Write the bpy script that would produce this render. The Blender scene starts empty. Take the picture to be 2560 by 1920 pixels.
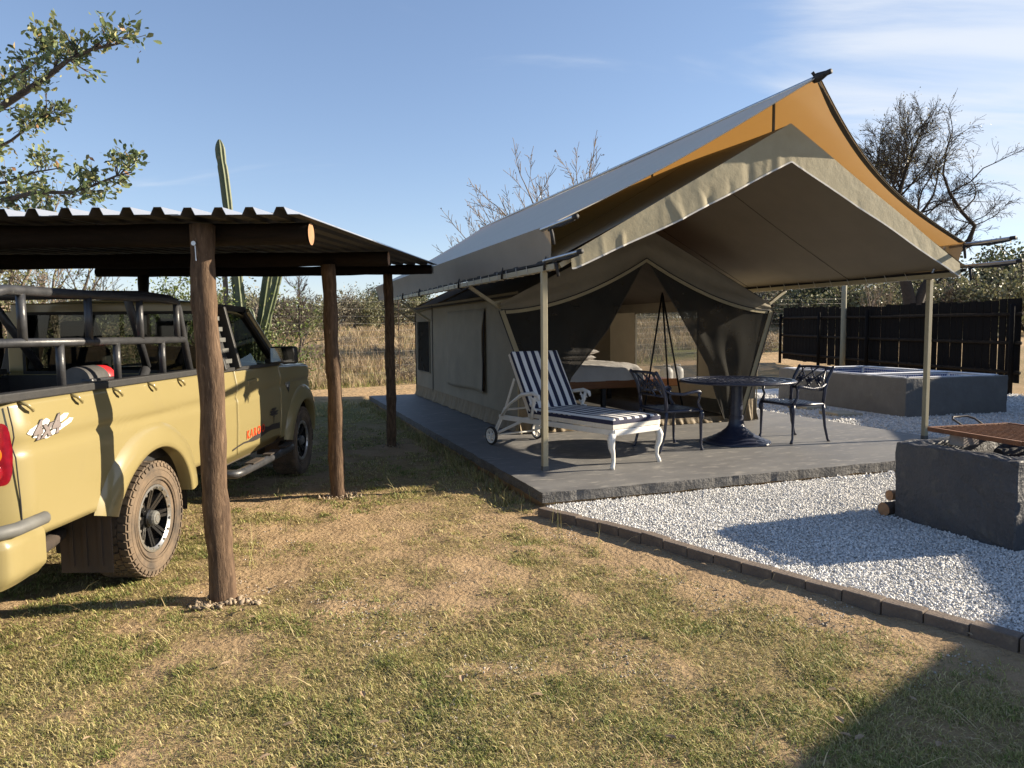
import bpy, math, random
import numpy as np
from mathutils import Vector, Matrix

# ------------------------------------------------------------------ camera, world, sun
scene = bpy.context.scene
COL = scene.collection
R = math.radians
CAM_H = 1.62
PITCH, ROLL = R(4.367), R(-0.488)
fw = Vector((0, math.cos(PITCH), -math.sin(PITCH)))
u0 = Vector((0, math.sin(PITCH), math.cos(PITCH)))
rt = Vector((1, 0, 0)) * math.cos(ROLL) + u0 * math.sin(ROLL)
upv = Vector((-1, 0, 0)) * math.sin(ROLL) + u0 * math.cos(ROLL)
cam = bpy.data.cameras.new("camera"); camo = bpy.data.objects.new("camera", cam); COL.objects.link(camo)
m = Matrix((rt, upv, -fw)).transposed().to_4x4(); m.translation = (0, 0, CAM_H)
camo.matrix_world = m
cam.sensor_width = 36.0; cam.lens = 36.0 * 1800 / 2560
cam.clip_start = 0.05; cam.clip_end = 3000
scene.camera = camo

SUN_AZ, SUN_EL = R(78.5), R(21.5)      # azimuth measured from +Y towards +X
scene.world = bpy.data.worlds.new("World"); scene.world.use_nodes = True
wt = scene.world.node_tree; wt.nodes.clear()
def WN(t, **k):
    n = wt.nodes.new(t)
    for a, b in k.items(): setattr(n, a, b)
    return n
w_out = WN('ShaderNodeOutputWorld'); w_bg = WN('ShaderNodeBackground')
w_sky = WN('ShaderNodeTexSky', sky_type='NISHITA', sun_disc=False)
w_sky.sun_elevation = SUN_EL; w_sky.sun_rotation = SUN_AZ
w_sky.altitude = 1000; w_sky.air_density = 1.0; w_sky.dust_density = 0.4; w_sky.ozone_density = 2.0
w_bg.inputs['Strength'].default_value = 0.095
w_tc = WN('ShaderNodeTexCoord')
# thin high cloud: stretched noise on the view direction projected onto a cloud layer
w_sep = WN('ShaderNodeSeparateXYZ'); wt.links.new(w_tc.outputs['Generated'], w_sep.inputs[0])
w_z = WN('ShaderNodeMath', operation='ADD'); wt.links.new(w_sep.outputs['Z'], w_z.inputs[0]); w_z.inputs[1].default_value = 0.12
w_dx = WN('ShaderNodeMath', operation='DIVIDE'); wt.links.new(w_sep.outputs['X'], w_dx.inputs[0]); wt.links.new(w_z.outputs[0], w_dx.inputs[1])
w_dy = WN('ShaderNodeMath', operation='DIVIDE'); wt.links.new(w_sep.outputs['Y'], w_dy.inputs[0]); wt.links.new(w_z.outputs[0], w_dy.inputs[1])
w_cmb = WN('ShaderNodeCombineXYZ'); wt.links.new(w_dx.outputs[0], w_cmb.inputs[0]); wt.links.new(w_dy.outputs[0], w_cmb.inputs[1])
w_map = WN('ShaderNodeMapping'); w_map.inputs['Rotation'].default_value = (0, 0, R(62)); w_map.inputs['Scale'].default_value = (0.8, 2.6, 1)
w_map.inputs['Location'].default_value = (3.1, 0.35, 0)
wt.links.new(w_cmb.outputs[0], w_map.inputs[0])
w_n1 = WN('ShaderNodeTexNoise'); w_n1.inputs['Scale'].default_value = 1.1; w_n1.inputs['Detail'].default_value = 9; w_n1.inputs['Roughness'].default_value = 0.55; w_n1.inputs['Distortion'].default_value = 0.5
wt.links.new(w_map.outputs[0], w_n1.inputs['Vector'])
# the cirrus bank that stands to the right
w_dot = WN('ShaderNodeVectorMath', operation='DOT_PRODUCT'); wt.links.new(w_tc.outputs['Generated'], w_dot.inputs[0])
_d = Vector((0.52, 0.80, 0.30)).normalized(); w_dot.inputs[1].default_value = _d
w_r0 = WN('ShaderNodeMapRange', interpolation_type='SMOOTHSTEP'); wt.links.new(w_dot.outputs['Value'], w_r0.inputs['Value'])
w_r0.inputs['From Min'].default_value = 0.955; w_r0.inputs['From Max'].default_value = 1.0; w_r0.inputs['To Min'].default_value = 0.0; w_r0.inputs['To Max'].default_value = 0.40
w_add = WN('ShaderNodeMath', operation='ADD'); wt.links.new(w_n1.outputs['Fac'], w_add.inputs[0]); wt.links.new(w_r0.outputs[0], w_add.inputs[1])
w_r1 = WN('ShaderNodeMapRange', interpolation_type='SMOOTHSTEP'); wt.links.new(w_add.outputs[0], w_r1.inputs['Value'])
w_r1.inputs['From Min'].default_value = 0.60; w_r1.inputs['From Max'].default_value = 1.02; w_r1.inputs['To Max'].default_value = 0.80; w_r1.inputs['To Min'].default_value = 0.03
w_mix = WN('ShaderNodeMix', data_type='RGBA'); wt.links.new(w_r1.outputs[0], w_mix.inputs['Factor'])
w_k = WN('ShaderNodeVectorMath', operation='SCALE'); wt.links.new(w_sky.outputs[0], w_k.inputs[0]); w_k.inputs['Scale'].default_value = 0.07   # soft shoulder: keeps the horizon from burning out
w_k1 = WN('ShaderNodeVectorMath', operation='ADD'); wt.links.new(w_k.outputs[0], w_k1.inputs[0]); w_k1.inputs[1].default_value = (1, 1, 1)
w_tint = WN('ShaderNodeVectorMath', operation='MULTIPLY'); w_tint.inputs[1].default_value = (1.0, 0.985, 1.07)
w_k2 = WN('ShaderNodeVectorMath', operation='DIVIDE'); wt.links.new(w_sky.outputs[0], w_k2.inputs[0]); wt.links.new(w_k1.outputs[0], w_k2.inputs[1])
wt.links.new(w_k2.outputs[0], w_tint.inputs[0]); wt.links.new(w_tint.outputs[0], w_mix.inputs['A']); w_mix.inputs['B'].default_value = (3.9, 4.1, 4.4, 1)
wt.links.new(w_mix.outputs['Result'], w_bg.inputs['Color']); wt.links.new(w_bg.outputs[0], w_out.inputs[0])

sun = bpy.data.lights.new("sun", 'SUN'); suno = bpy.data.objects.new("sun", sun); COL.objects.link(suno)
sun.energy = 5.0; sun.angle = R(0.53); sun.color = (1.0, 0.87, 0.68)
sdir = Vector((math.cos(SUN_EL) * math.sin(SUN_AZ), math.cos(SUN_EL) * math.cos(SUN_AZ), math.sin(SUN_EL)))
suno.rotation_euler = sdir.to_track_quat('Z', 'Y').to_euler(); suno.location = sdir * 30

vs = scene.view_settings
vs.view_transform = 'Standard'; vs.look = 'None'; vs.exposure = 1.28; vs.gamma = 1.0; vs.use_curve_mapping = False
scene.cycles.max_bounces = 7; scene.cycles.transparent_max_bounces = 12
scene.cycles.use_denoising = True

# ------------------------------------------------------------------ helpers
rng = np.random.default_rng(7); random.seed(7)
TENT_ROT = R(19.66)
OX, OY = 0.270, 6.377                    # front left corner of the concrete platform
UX, UY = math.cos(TENT_ROT), math.sin(TENT_ROT)
VX, VY = -UY, UX
def W2(u, v): return OX + UX * u + VX * v, OY + UY * u + VY * v
def W(u, v, z=0.0):
    x, y = W2(u, v); return Vector((x, y, z))
def ray_pt(px_, py_, Y):
    """point at depth Y on the line of sight through a photo pixel (2560 wide)"""
    d = rt*((px_-1280)/1800) - upv*((py_-960)/1800) + fw; k = Y/d.y; return Vector((0,0,CAM_H)) + d*k
def to_uv(x, y):
    dx, dy = x - OX, y - OY; return dx * UX + dy * UY, dx * VX + dy * VY

class MB:
    """collects geometry for one mesh"""
    def __init__(s): s.v = []; s.f = []
    def add(s, vs_, fs_):
        b = len(s.v); s.v += [tuple(p) for p in vs_]; s.f += [tuple(i + b for i in f) for f in fs_]; return s
    def box(s, x0, x1, y0, y1, z0, z1):
        return s.add([(x0,y0,z0),(x1,y0,z0),(x1,y1,z0),(x0,y1,z0),(x0,y0,z1),(x1,y0,z1),(x1,y1,z1),(x0,y1,z1)],
                     [(0,3,2,1),(4,5,6,7),(0,1,5,4),(1,2,6,5),(2,3,7,6),(3,0,4,7)])
    def bar(s, a, b, w, h, up=(0,0,1)):
        """rectangular bar from a to b"""
        a, b = Vector(a), Vector(b); d = (b - a).normalized(); up = Vector(up)
        x = d.cross(up)
        if x.length < 1e-4: x = d.cross(Vector((1,0,0)))
        x.normalize(); y = x.cross(d).normalized(); x *= w / 2; y *= h / 2
        p = [a-x-y, a+x-y, a+x+y, a-x+y, b-x-y, b+x-y, b+x+y, b-x+y]
        return s.add(p, [(0,1,2,3),(7,6,5,4),(0,4,5,1),(1,5,6,2),(2,6,7,3),(3,7,4,0)])
    def tube(s, pts, r, n=8, caps=True):
        pts = [Vector(p) for p in pts]; k = len(pts)
        rs = r if isinstance(r, (list, tuple, np.ndarray)) else [r] * k
        ref = None; rings = []
        for i in range(k):
            d = (pts[min(i+1, k-1)] - pts[max(i-1, 0)])
            if d.length < 1e-9: d = Vector((0,0,1))
            d.normalize()
            if ref is None:
                ref = d.orthogonal().normalized()
            ref = (ref - d * ref.dot(d))
            if ref.length < 1e-6: ref = d.orthogonal()
            ref.normalize(); b = d.cross(ref)
            rings.append([pts[i] + (ref * math.cos(2*math.pi*j/n) + b * math.sin(2*math.pi*j/n)) * rs[i] for j in range(n)])
        V = [p for rg in rings for p in rg]; F = []
        for i in range(k-1):
            for j in range(n):
                j2 = (j+1) % n; F.append((i*n+j, i*n+j2, (i+1)*n+j2, (i+1)*n+j))
        if caps: F.append(tuple(range(n-1, -1, -1))); F.append(tuple((k-1)*n + j for j in range(n)))
        return s.add(V, F)
    def lathe(s, prof, n=24, c=(0,0,0), axis='z', caps=True):
        V = []; F = []; k = len(prof)
        if tuple(prof[0]) == tuple(prof[-1]): caps = False
        for r, z in prof:
            for j in range(n):
                a = 2*math.pi*j/n; x, y = r*math.cos(a), r*math.sin(a)
                p = (x, y, z) if axis == 'z' else ((z, x, y) if axis == 'x' else (x, z, y))
                V.append((p[0]+c[0], p[1]+c[1], p[2]+c[2]))
        for i in range(k-1):
            for j in range(n):
                j2 = (j+1) % n; F.append((i*n+j, i*n+j2, (i+1)*n+j2, (i+1)*n+j))
        if caps and prof[0][0] > 1e-6: F.append(tuple(range(n-1, -1, -1)))
        if caps and prof[-1][0] > 1e-6: F.append(tuple((k-1)*n+j for j in range(n)))
        return s.add(V, F)
    def grid(s, P):
        """P: rows of points"""
        a, b = len(P), len(P[0]); V = [p for row in P for p in row]; F = []
        for i in range(a-1):
            for j in range(b-1): F.append((i*b+j, i*b+j+1, (i+1)*b+j+1, (i+1)*b+j))
        return s.add(V, F)
    def prism(s, poly, fn0, fn1):
        """polygon of 2D points, lifted by fn0 and fn1 to the two caps"""
        n = len(poly); V = [fn0(*p) for p in poly] + [fn1(*p) for p in poly]
        F = [tuple(range(n-1, -1, -1)), tuple(range(n, 2*n))]
        for i in range(n): j = (i+1) % n; F.append((i, j, n+j, n+i))
        return s.add(V, F)
    def mesh(s, name, smooth=False):
        me = bpy.data.meshes.new(name); me.from_pydata([tuple(p) for p in s.v], [], s.f); me.update()
        if smooth: me.polygons.foreach_set('use_smooth', [True] * len(me.polygons))
        return me
    def build(s, name, mat, parent=None, smooth=False, bevel=0, thick=0, seg=2, sub=0, auto=0, offset=0):
        me = s.mesh(name, smooth or auto > 0)
        o = obj(name, me, mat, parent)
        if auto: sharp(me, auto)
        if thick:
            md = o.modifiers.new('thickness', 'SOLIDIFY'); md.thickness = thick; md.offset = offset
        if bevel:
            md = o.modifiers.new('bevel', 'BEVEL'); md.width = bevel; md.segments = seg; md.limit_method = 'ANGLE'; md.angle_limit = R(40)
        if sub:
            md = o.modifiers.new('sub', 'SUBSURF'); md.levels = sub; md.render_levels = sub
        return o
def sharp(me, deg):
    me.update()
    try: me.set_sharp_from_angle(angle=R(deg))
    except Exception: pass
def obj(name, me, mat=None, parent=None):
    o = bpy.data.objects.new(name, me); COL.objects.link(o)
    if mat is not None and not me.materials: me.materials.append(mat)
    if parent is not None: o.parent = parent
    return o
def tag(o, label, cat, group=None, kind=None):
    o['label'] = label; o['category'] = cat
    if group: o['group'] = group
    if kind: o['kind'] = kind
    return o
def thing(name, label, cat, loc=(0,0,0), rz=0.0, group=None):
    o = bpy.data.objects.new(name, None); COL.objects.link(o); o.location = loc; o.rotation_euler = (0, 0, rz)
    o.empty_display_size = 0.2
    return tag(o, label, cat, group)
def copy_tree(o, parent=None):
    c = o.copy(); COL.objects.link(c); c.parent = parent
    for ch in list(o.children): copy_tree(ch, c)
    return c
def structure(o): o['kind'] = 'structure'; return o
def np_mesh(name, V, F, mat, cols=None, smooth=False):
    """big mesh from numpy arrays; F is (n,3) or (n,4)"""
    me = bpy.data.meshes.new(name); k = F.shape[1]
    me.vertices.add(len(V)); me.vertices.foreach_set('co', np.ascontiguousarray(V, dtype=np.float32).ravel())
    me.loops.add(F.size); me.loops.foreach_set('vertex_index', np.ascontiguousarray(F, dtype=np.int32).ravel())
    me.polygons.add(len(F)); me.polygons.foreach_set('loop_start', np.arange(0, F.size, k, dtype=np.int32))
    me.polygons.foreach_set('loop_total', np.full(len(F), k, dtype=np.int32))
    if smooth: me.polygons.foreach_set('use_smooth', np.ones(len(F), dtype=bool))
    me.update(calc_edges=True)
    if cols is not None:
        a = me.color_attributes.new('Col', 'FLOAT_COLOR', 'POINT')
        c4 = np.ones((len(V), 4), dtype=np.float32); c4[:, :3] = cols; a.data.foreach_set('color', c4.ravel())
    me.materials.append(mat); return me

_perm = rng.random((256, 256))
def vnoise(x, y, seed=0):
    x = np.asarray(x, float) + seed * 17.3; y = np.asarray(y, float) + seed * 9.7
    xi, yi = np.floor(x).astype(int), np.floor(y).astype(int); fx, fy = x - xi, y - yi
    fx = fx*fx*(3-2*fx); fy = fy*fy*(3-2*fy)
    g = lambda a, b: _perm[a % 256, b % 256]
    return (g(xi,yi)*(1-fx)+g(xi+1,yi)*fx)*(1-fy) + (g(xi,yi+1)*(1-fx)+g(xi+1,yi+1)*fx)*fy
def fbm(x, y, oct=4, seed=0):
    t = 0; a = 0.5; s = 0
    for i in range(oct): t = t + a * vnoise(x*2**i, y*2**i, seed+i*3); s += a; a *= 0.5
    return t / s
def sstep(a, b, x): t = np.clip((np.asarray(x, float)-a)/(b-a), 0, 1); return t*t*(3-2*t)

# ------------------------------------------------------------------ materials
def M(name, c1, c2=None, scale=4.0, rough=0.7, metal=0.0, bump=0.0, bscale=None, detail=6, stretch=(1,1,1), spec=0.5, coat=0.0,
      c3=None, s3=30.0, t3=(0.55, 0.7), attr=None, trans=None, transf=0.0, bdist=0.02, lo=0.35, hi=0.65, rvar=0.0, sheen=0.0):
    mt = bpy.data.materials.new(name); mt.use_nodes = True; nt = mt.node_tree; nt.nodes.clear()
    N = lambda t, **k: _n(nt, t, **k); Lk = nt.links.new
    out = N('ShaderNodeOutputMaterial'); p = N('ShaderNodeBsdfPrincipled')
    p.inputs['Roughness'].default_value = rough; p.inputs['Metallic'].default_value = metal
    p.inputs['Specular IOR Level'].default_value = spec; p.inputs['Coat Weight'].default_value = coat; p.inputs['Coat Roughness'].default_value = 0.08
    if sheen: p.inputs['Sheen Weight'].default_value = sheen
    tc = N('ShaderNodeTexCoord'); mp = N('ShaderNodeMapping'); mp.inputs['Scale'].default_value = stretch
    Lk(tc.outputs['Object'], mp.inputs[0])
    def noise(sc, dt=detail, r=0.6):
        n = N('ShaderNodeTexNoise'); n.inputs['Scale'].default_value = sc; n.inputs['Detail'].default_value = dt; n.inputs['Roughness'].default_value = r
        Lk(mp.outputs[0], n.inputs['Vector']); return n
    col = None
    if attr:
        a = N('ShaderNodeVertexColor', layer_name=attr); col = a.outputs['Color']
    c1 = (*c1, 1)
    if c2 is not None:
        n = noise(scale); rp = N('ShaderNodeMapRange'); rp.inputs['From Min'].default_value = lo; rp.inputs['From Max'].default_value = hi
        Lk(n.outputs['Fac'], rp.inputs['Value']); mx = N('ShaderNodeMix', data_type='RGBA'); Lk(rp.outputs[0], mx.inputs['Factor'])
        mx.inputs['A'].default_value = c1; mx.inputs['B'].default_value = (*c2, 1)
        if col is not None:
            m2 = N('ShaderNodeMix', data_type='RGBA', blend_type='MULTIPLY'); m2.inputs['Factor'].default_value = 1
            Lk(col, m2.inputs['A']); Lk(mx.outputs['Result'], m2.inputs['B']); col = m2.outputs['Result']
        else: col = mx.outputs['Result']
        if rvar:
            rr = N('ShaderNodeMapRange'); rr.inputs['To Min'].default_value = max(0, rough - rvar); rr.inputs['To Max'].default_value = min(1, rough + rvar)
            Lk(n.outputs['Fac'], rr.inputs['Value']); Lk(rr.outputs[0], p.inputs['Roughness'])
    if c3 is not None:
        n = noise(s3, 4); rp = N('ShaderNodeMapRange'); rp.inputs['From Min'].default_value = t3[0]; rp.inputs['From Max'].default_value = t3[1]
        Lk(n.outputs['Fac'], rp.inputs['Value']); mx = N('ShaderNodeMix', data_type='RGBA'); Lk(rp.outputs[0], mx.inputs['Factor'])
        if col is not None: Lk(col, mx.inputs['A'])
        else: mx.inputs['A'].default_value = c1
        mx.inputs['B'].default_value = (*c3, 1); col = mx.outputs['Result']
    if col is not None: Lk(col, p.inputs['Base Color'])
    else: p.inputs['Base Color'].default_value = c1
    if bump:
        n = noise(bscale or scale*4, 8); b = N('ShaderNodeBump'); b.inputs['Strength'].default_value = bump; b.inputs['Distance'].default_value = bdist
        Lk(n.outputs['Fac'], b.inputs['Height']); Lk(b.outputs[0], p.inputs['Normal'])
    sh = p.outputs[0]
    if trans is not None:
        t = N('ShaderNodeBsdfTranslucent'); ms = N('ShaderNodeMixShader'); ms.inputs[0].default_value = transf
        if trans == 'same' and col is not None: Lk(col, t.inputs['Color'])
        else: t.inputs['Color'].default_value = (*(c1[:3] if trans == 'same' else trans), 1)
        Lk(sh, ms.inputs[1]); Lk(t.outputs[0], ms.inputs[2]); sh = ms.outputs[0]
    Lk(sh, out.inputs[0]); mt['_p'] = p.name
    return mt
def _n(nt, t, **k):
    n = nt.nodes.new(t)
    for a, b in k.items(): setattr(n, a, b)
    return n

MT = {}
MT['canvas'] = M('canvas_khaki', (0.235,0.205,0.15), (0.27,0.235,0.17), 3, 0.85, bump=0.25, bscale=14, bdist=0.02, c3=(0.20,0.175,0.13), s3=1.3, t3=(0.5,0.75), trans=(0.24,0.20,0.14), transf=0.05)
MT['canvas_pale'] = M('canvas_pale', (0.34,0.29,0.18), (0.38,0.33,0.21), 5, 0.8, bump=0.3, bscale=9, bdist=0.02, trans=(0.35,0.27,0.13), transf=0.08)
MT['skirt'] = M('canvas_skirt', (0.20,0.15,0.085), (0.16,0.12,0.07), 9, 0.7, bump=0.3, bscale=20)
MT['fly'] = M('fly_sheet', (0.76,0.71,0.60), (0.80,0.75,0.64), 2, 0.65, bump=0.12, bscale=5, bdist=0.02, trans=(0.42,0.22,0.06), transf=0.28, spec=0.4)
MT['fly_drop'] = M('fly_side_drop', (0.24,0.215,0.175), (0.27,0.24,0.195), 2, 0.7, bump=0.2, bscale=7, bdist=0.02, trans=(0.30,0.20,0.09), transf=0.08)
MT['porch'] = M('porch_roof_canvas', (0.21,0.19,0.145), (0.235,0.213,0.16), 2, 0.8, bump=0.2, bscale=6, trans=(0.25,0.19,0.10), transf=0.06)
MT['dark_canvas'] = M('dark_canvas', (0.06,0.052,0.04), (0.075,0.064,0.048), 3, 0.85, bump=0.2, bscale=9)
MT['white_trim'] = M('white_tape', (0.62,0.60,0.54), (0.55,0.52,0.46), 20, 0.7)
MT['tan_steel'] = M('tan_painted_steel', (0.42,0.37,0.245), (0.38,0.33,0.215), 6, 0.45, c3=(0.14,0.12,0.10), s3=9, t3=(0.68,0.75))
MT['black_strap'] = M('black_webbing', (0.012,0.012,0.014), (0.02,0.02,0.022), 40, 0.7)
MT['alu'] = M('aluminium_tube', (0.55,0.55,0.55), (0.45,0.45,0.46), 12, 0.3, metal=0.9)
MT['rope'] = M('white_rope', (0.6,0.57,0.5), (0.5,0.47,0.4), 60, 0.8)
MT['pole_wood'] = M('carport_pole_wood', (0.15,0.098,0.062), (0.07,0.045,0.030), 7, 0.85, stretch=(5,5,0.9), bump=0.45, bscale=20, spec=0.2, c3=(0.25,0.17,0.11), s3=12, t3=(0.58,0.75), bdist=0.02)
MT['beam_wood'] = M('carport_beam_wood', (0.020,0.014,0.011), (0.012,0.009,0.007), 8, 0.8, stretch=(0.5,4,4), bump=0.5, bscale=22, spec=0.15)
MT['cut_wood'] = M('cut_log_end', (0.36,0.20,0.10), (0.28,0.15,0.075), 14, 0.8, bump=0.3, bscale=40)
MT['zinc_under'] = M('shade_dark_underside', (0.030,0.028,0.026), (0.05,0.045,0.04), 6, 0.7)  # near-black colour paints in the shade under the roof sheets
MT['zinc'] = M('zinc_sheet', (0.55,0.57,0.60), (0.46,0.48,0.51), 5, 0.35, metal=0.75, rvar=0.12, c3=(0.24,0.20,0.16), s3=3, t3=(0.64,0.8))
MT['cream'] = M('cream_car_paint', (0.252,0.206,0.090), (0.26,0.213,0.096), 1.5, 0.32, coat=0.6, spec=0.5, c3=(0.228,0.186,0.090), s3=2.2, t3=(0.60,0.85))
MT['black_plastic'] = M('black_plastic', (0.022,0.022,0.023), (0.03,0.029,0.028), 20, 0.55, bump=0.15, bscale=120)
MT['black_steel'] = M('black_powder_coat', (0.03,0.031,0.034), (0.045,0.046,0.05), 14, 0.38, bump=0.1, bscale=60, rvar=0.1, c3=(0.10,0.10,0.10), s3=25, t3=(0.66,0.8))
MT['grey_trim'] = M('grey_bumper_trim', (0.10,0.10,0.095), (0.13,0.13,0.12), 12, 0.6)
MT['rubber'] = M('dusty_rubber', (0.16,0.115,0.075), (0.045,0.038,0.032), 6, 0.9, bump=0.2, bscale=60, lo=0.40, hi=0.72)
MT['rubber_dark'] = M('dark_rubber', (0.02,0.02,0.02), (0.03,0.028,0.026), 9, 0.8)
MT['flap'] = M('mud_flap_rubber', (0.085,0.06,0.042), (0.06,0.044,0.032), 7, 0.85, stretch=(1,1,0.2), bump=0.2, bscale=20)
MT['rim_black'] = M('gloss_black_rim', (0.012,0.012,0.013), (0.02,0.019,0.018), 9, 0.22, spec=0.6)
MT['rim_silver'] = M('machined_rim_edge', (0.62,0.61,0.58), (0.5,0.48,0.45), 18, 0.3, metal=0.85)
MT['red_lens'] = M('red_lens', (0.20,0.004,0.010), (0.13,0.003,0.008), 30, 0.12, coat=1.0)
MT['amber_lens'] = M('amber_lens', (0.42,0.13,0.006), (0.34,0.09,0.005), 40, 0.12, coat=1.0)
MT['chrome'] = M('chrome', (0.75,0.75,0.75), None, rough=0.12, metal=1.0)
MT['seat'] = M('dark_seat_cloth', (0.02,0.02,0.022), (0.03,0.03,0.03), 20, 0.9)
MT['dust_brown'] = M('dusty_underbody', (0.05,0.036,0.026), (0.03,0.024,0.02), 8, 0.9, bump=0.3, bscale=30)
MT['red_plastic'] = M('red_plastic', (0.55,0.025,0.03), (0.48,0.02,0.025), 20, 0.4)
MT['grey_plastic'] = M('grey_plastic', (0.08,0.078,0.076), (0.06,0.058,0.056), 20, 0.5)
MT['decal_grey'] = M('decal_grey', (0.19,0.16,0.15), None, rough=0.4)
MT['decal_white'] = M('decal_white', (0.78,0.76,0.72), (0.55,0.53,0.50), 90, 0.5, lo=0.5, hi=0.56)
MT['decal_dark'] = M('decal_dark', (0.035,0.03,0.028), None, rough=0.45)
MT['decal_red'] = M('decal_red', (0.70,0.06,0.012), None, rough=0.45)
MT['white_paint'] = M('white_aluminium_paint', (0.76,0.75,0.71), (0.70,0.68,0.63), 7, 0.4, c3=(0.45,0.42,0.36), s3=14, t3=(0.70,0.8))
MT['navy_metal'] = M('navy_cast_aluminium', (0.018,0.022,0.045), (0.03,0.036,0.062), 16, 0.33, bump=0.15, bscale=70, spec=0.6)
MT['slab'] = M('painted_concrete', (0.135,0.132,0.13), (0.175,0.17,0.163), 2.2, 0.62, bump=0.22, bscale=16, c3=(0.30,0.28,0.25), s3=9, t3=(0.56,0.72), bdist=0.015, stretch=(0.6,1.8,1), rvar=0.1)
MT['slab_edge'] = M('concrete_edge', (0.095,0.092,0.09), (0.14,0.135,0.13), 5, 0.85, bump=0.9, bscale=26, c3=(0.03,0.029,0.028), s3=22, t3=(0.62,0.72), bdist=0.03)
MT['sandy_footing'] = M('sandy_footing', (0.34,0.23,0.12), (0.26,0.17,0.09), 7, 0.95, bump=0.8, bscale=30)
MT['charcoal_plaster'] = M('charcoal_plaster', (0.058,0.058,0.062), (0.082,0.08,0.082), 2.2, 0.6, bump=0.9, bscale=13, bdist=0.05, c3=(0.12,0.112,0.10), s3=7, t3=(0.58,0.74))
MT['pool_plaster'] = M('grey_pool_plaster', (0.125,0.12,0.11), (0.15,0.145,0.135), 3, 0.7, bump=0.6, bscale=8, bdist=0.03, c3=(0.20,0.19,0.17), s3=4, t3=(0.62,0.8))
MT['grout'] = M('white_grout', (0.72,0.73,0.75), (0.62,0.63,0.66), 14, 0.7)
MT['blue_tile'] = M('blue_mosaic_tile', (0.016,0.035,0.17), (0.035,0.075,0.26), 9, 0.15, coat=0.5)
MT['brick'] = M('grey_paving_brick', (0.165,0.125,0.095), (0.12,0.095,0.078), 8, 0.9, bump=0.6, bscale=40, c3=(0.22,0.17,0.125), s3=18, t3=(0.55,0.75), bdist=0.015)
MT['pale_brick'] = M('pale_cement_brick', (0.34,0.29,0.25), (0.27,0.23,0.20), 14, 0.95, bump=0.9, bscale=60, bdist=0.01)
MT['paver'] = M('beige_paver', (0.42,0.37,0.27), (0.36,0.32,0.24), 10, 0.9, bump=0.4, bscale=40)
MT['rust'] = M('rusty_steel', (0.21,0.085,0.035), (0.13,0.055,0.026), 12, 0.8, bump=0.4, bscale=50)
MT['black_iron'] = M('black_iron', (0.03,0.024,0.022), (0.05,0.036,0.03), 12, 0.6)
MT['bark'] = M('firewood_bark', (0.075,0.05,0.034), (0.045,0.03,0.022), 12, 0.9, bump=0.8, bscale=30)
MT['charred'] = M('charred_wood', (0.012,0.011,0.011), (0.03,0.027,0.025), 12, 0.85, bump=0.8, bscale=30)
MT['fence_black'] = M('creosoted_plank', (0.007,0.006,0.006), (0.012,0.010,0.009), 8, 0.75, stretch=(5,5,0.4), bump=0.35, bscale=20, spec=0.08)
MT['fence_rail'] = M('weathered_rail', (0.018,0.014,0.011), (0.04,0.031,0.024), 10, 0.85, stretch=(0.6,4,4), bump=0.4, bscale=20, spec=0.1)
MT['treated_pole'] = M('treated_pole', (0.30,0.28,0.20), (0.24,0.225,0.165), 8, 0.85, stretch=(4,4,0.4), bump=0.3, bscale=20)
MT['wire'] = M('fence_wire', (0.22,0.21,0.20), None, rough=0.5, metal=0.6)
MT['dropper'] = M('rusty_dropper', (0.10,0.055,0.04), (0.07,0.045,0.035), 12, 0.8)
MT['bed_linen'] = M('white_linen', (0.74,0.71,0.68), (0.68,0.65,0.62), 4, 0.85, bump=0.5, bscale=6, bdist=0.05)
MT['bed_wood'] = M('varnished_wood', (0.30,0.12,0.04), (0.22,0.085,0.03), 8, 0.4, stretch=(0.6,6,6), bump=0.15, bscale=20)
MT['gas_white'] = M('gas_bottle_paint', (0.62,0.61,0.58), (0.52,0.5,0.47), 10, 0.5)
MT['bark_tree'] = M('tree_bark', (0.10,0.078,0.06), (0.06,0.047,0.038), 9, 0.95, bump=0.4, bscale=25)
MT['bark_pale'] = M('pale_bark', (0.24,0.19,0.145), (0.17,0.135,0.105), 9, 0.95)
MT['bark_dark'] = M('dark_bark', (0.045,0.036,0.03), (0.03,0.025,0.02), 9, 0.95)
MT['leaf'] = M('leaf', (1,1,1), None, rough=0.5, attr='Col', trans='same', transf=0.28, spec=0.4)
MT['cactus'] = M('cactus_skin', (0.085,0.11,0.05), (0.12,0.135,0.07), 5, 0.6, c3=(0.22,0.19,0.11), s3=6, t3=(0.6,0.75))
MT['blade'] = M('grass_blade', (1,1,1), None, rough=0.6, attr='Col', trans='same', transf=0.25, spec=0.25)
MT['stone_white'] = M('white_gravel', (1,1,1), None, rough=0.8, attr='Col')
MT['gravel_bed'] = M('gravel_bed', (0.62,0.61,0.58), (0.42,0.415,0.40), 60, 0.9, bump=1.0, bscale=75, bdist=0.02, c3=(0.78,0.77,0.74), s3=90, t3=(0.45,0.6))
MT['dry_leaf'] = M('dry_leaf', (0.36,0.26,0.16), (0.28,0.19,0.11), 20, 0.8)
def ground_material():
    mt = M('ground_soil', (1,1,1), (0.80,0.78,0.76), 7, 0.95, attr='Col', bump=1.0, bscale=26, bdist=0.045, spec=0.12, lo=0.3, hi=0.7)
    return mt
MT['ground'] = ground_material()
MT['track'] = M('sandy_track', (0.46,0.32,0.18), (0.38,0.26,0.14), 1.5, 0.95, bump=1.0, bscale=7, bdist=0.06, spec=0.15, c3=(0.27,0.21,0.11), s3=0.8, t3=(0.55,0.7))
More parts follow.
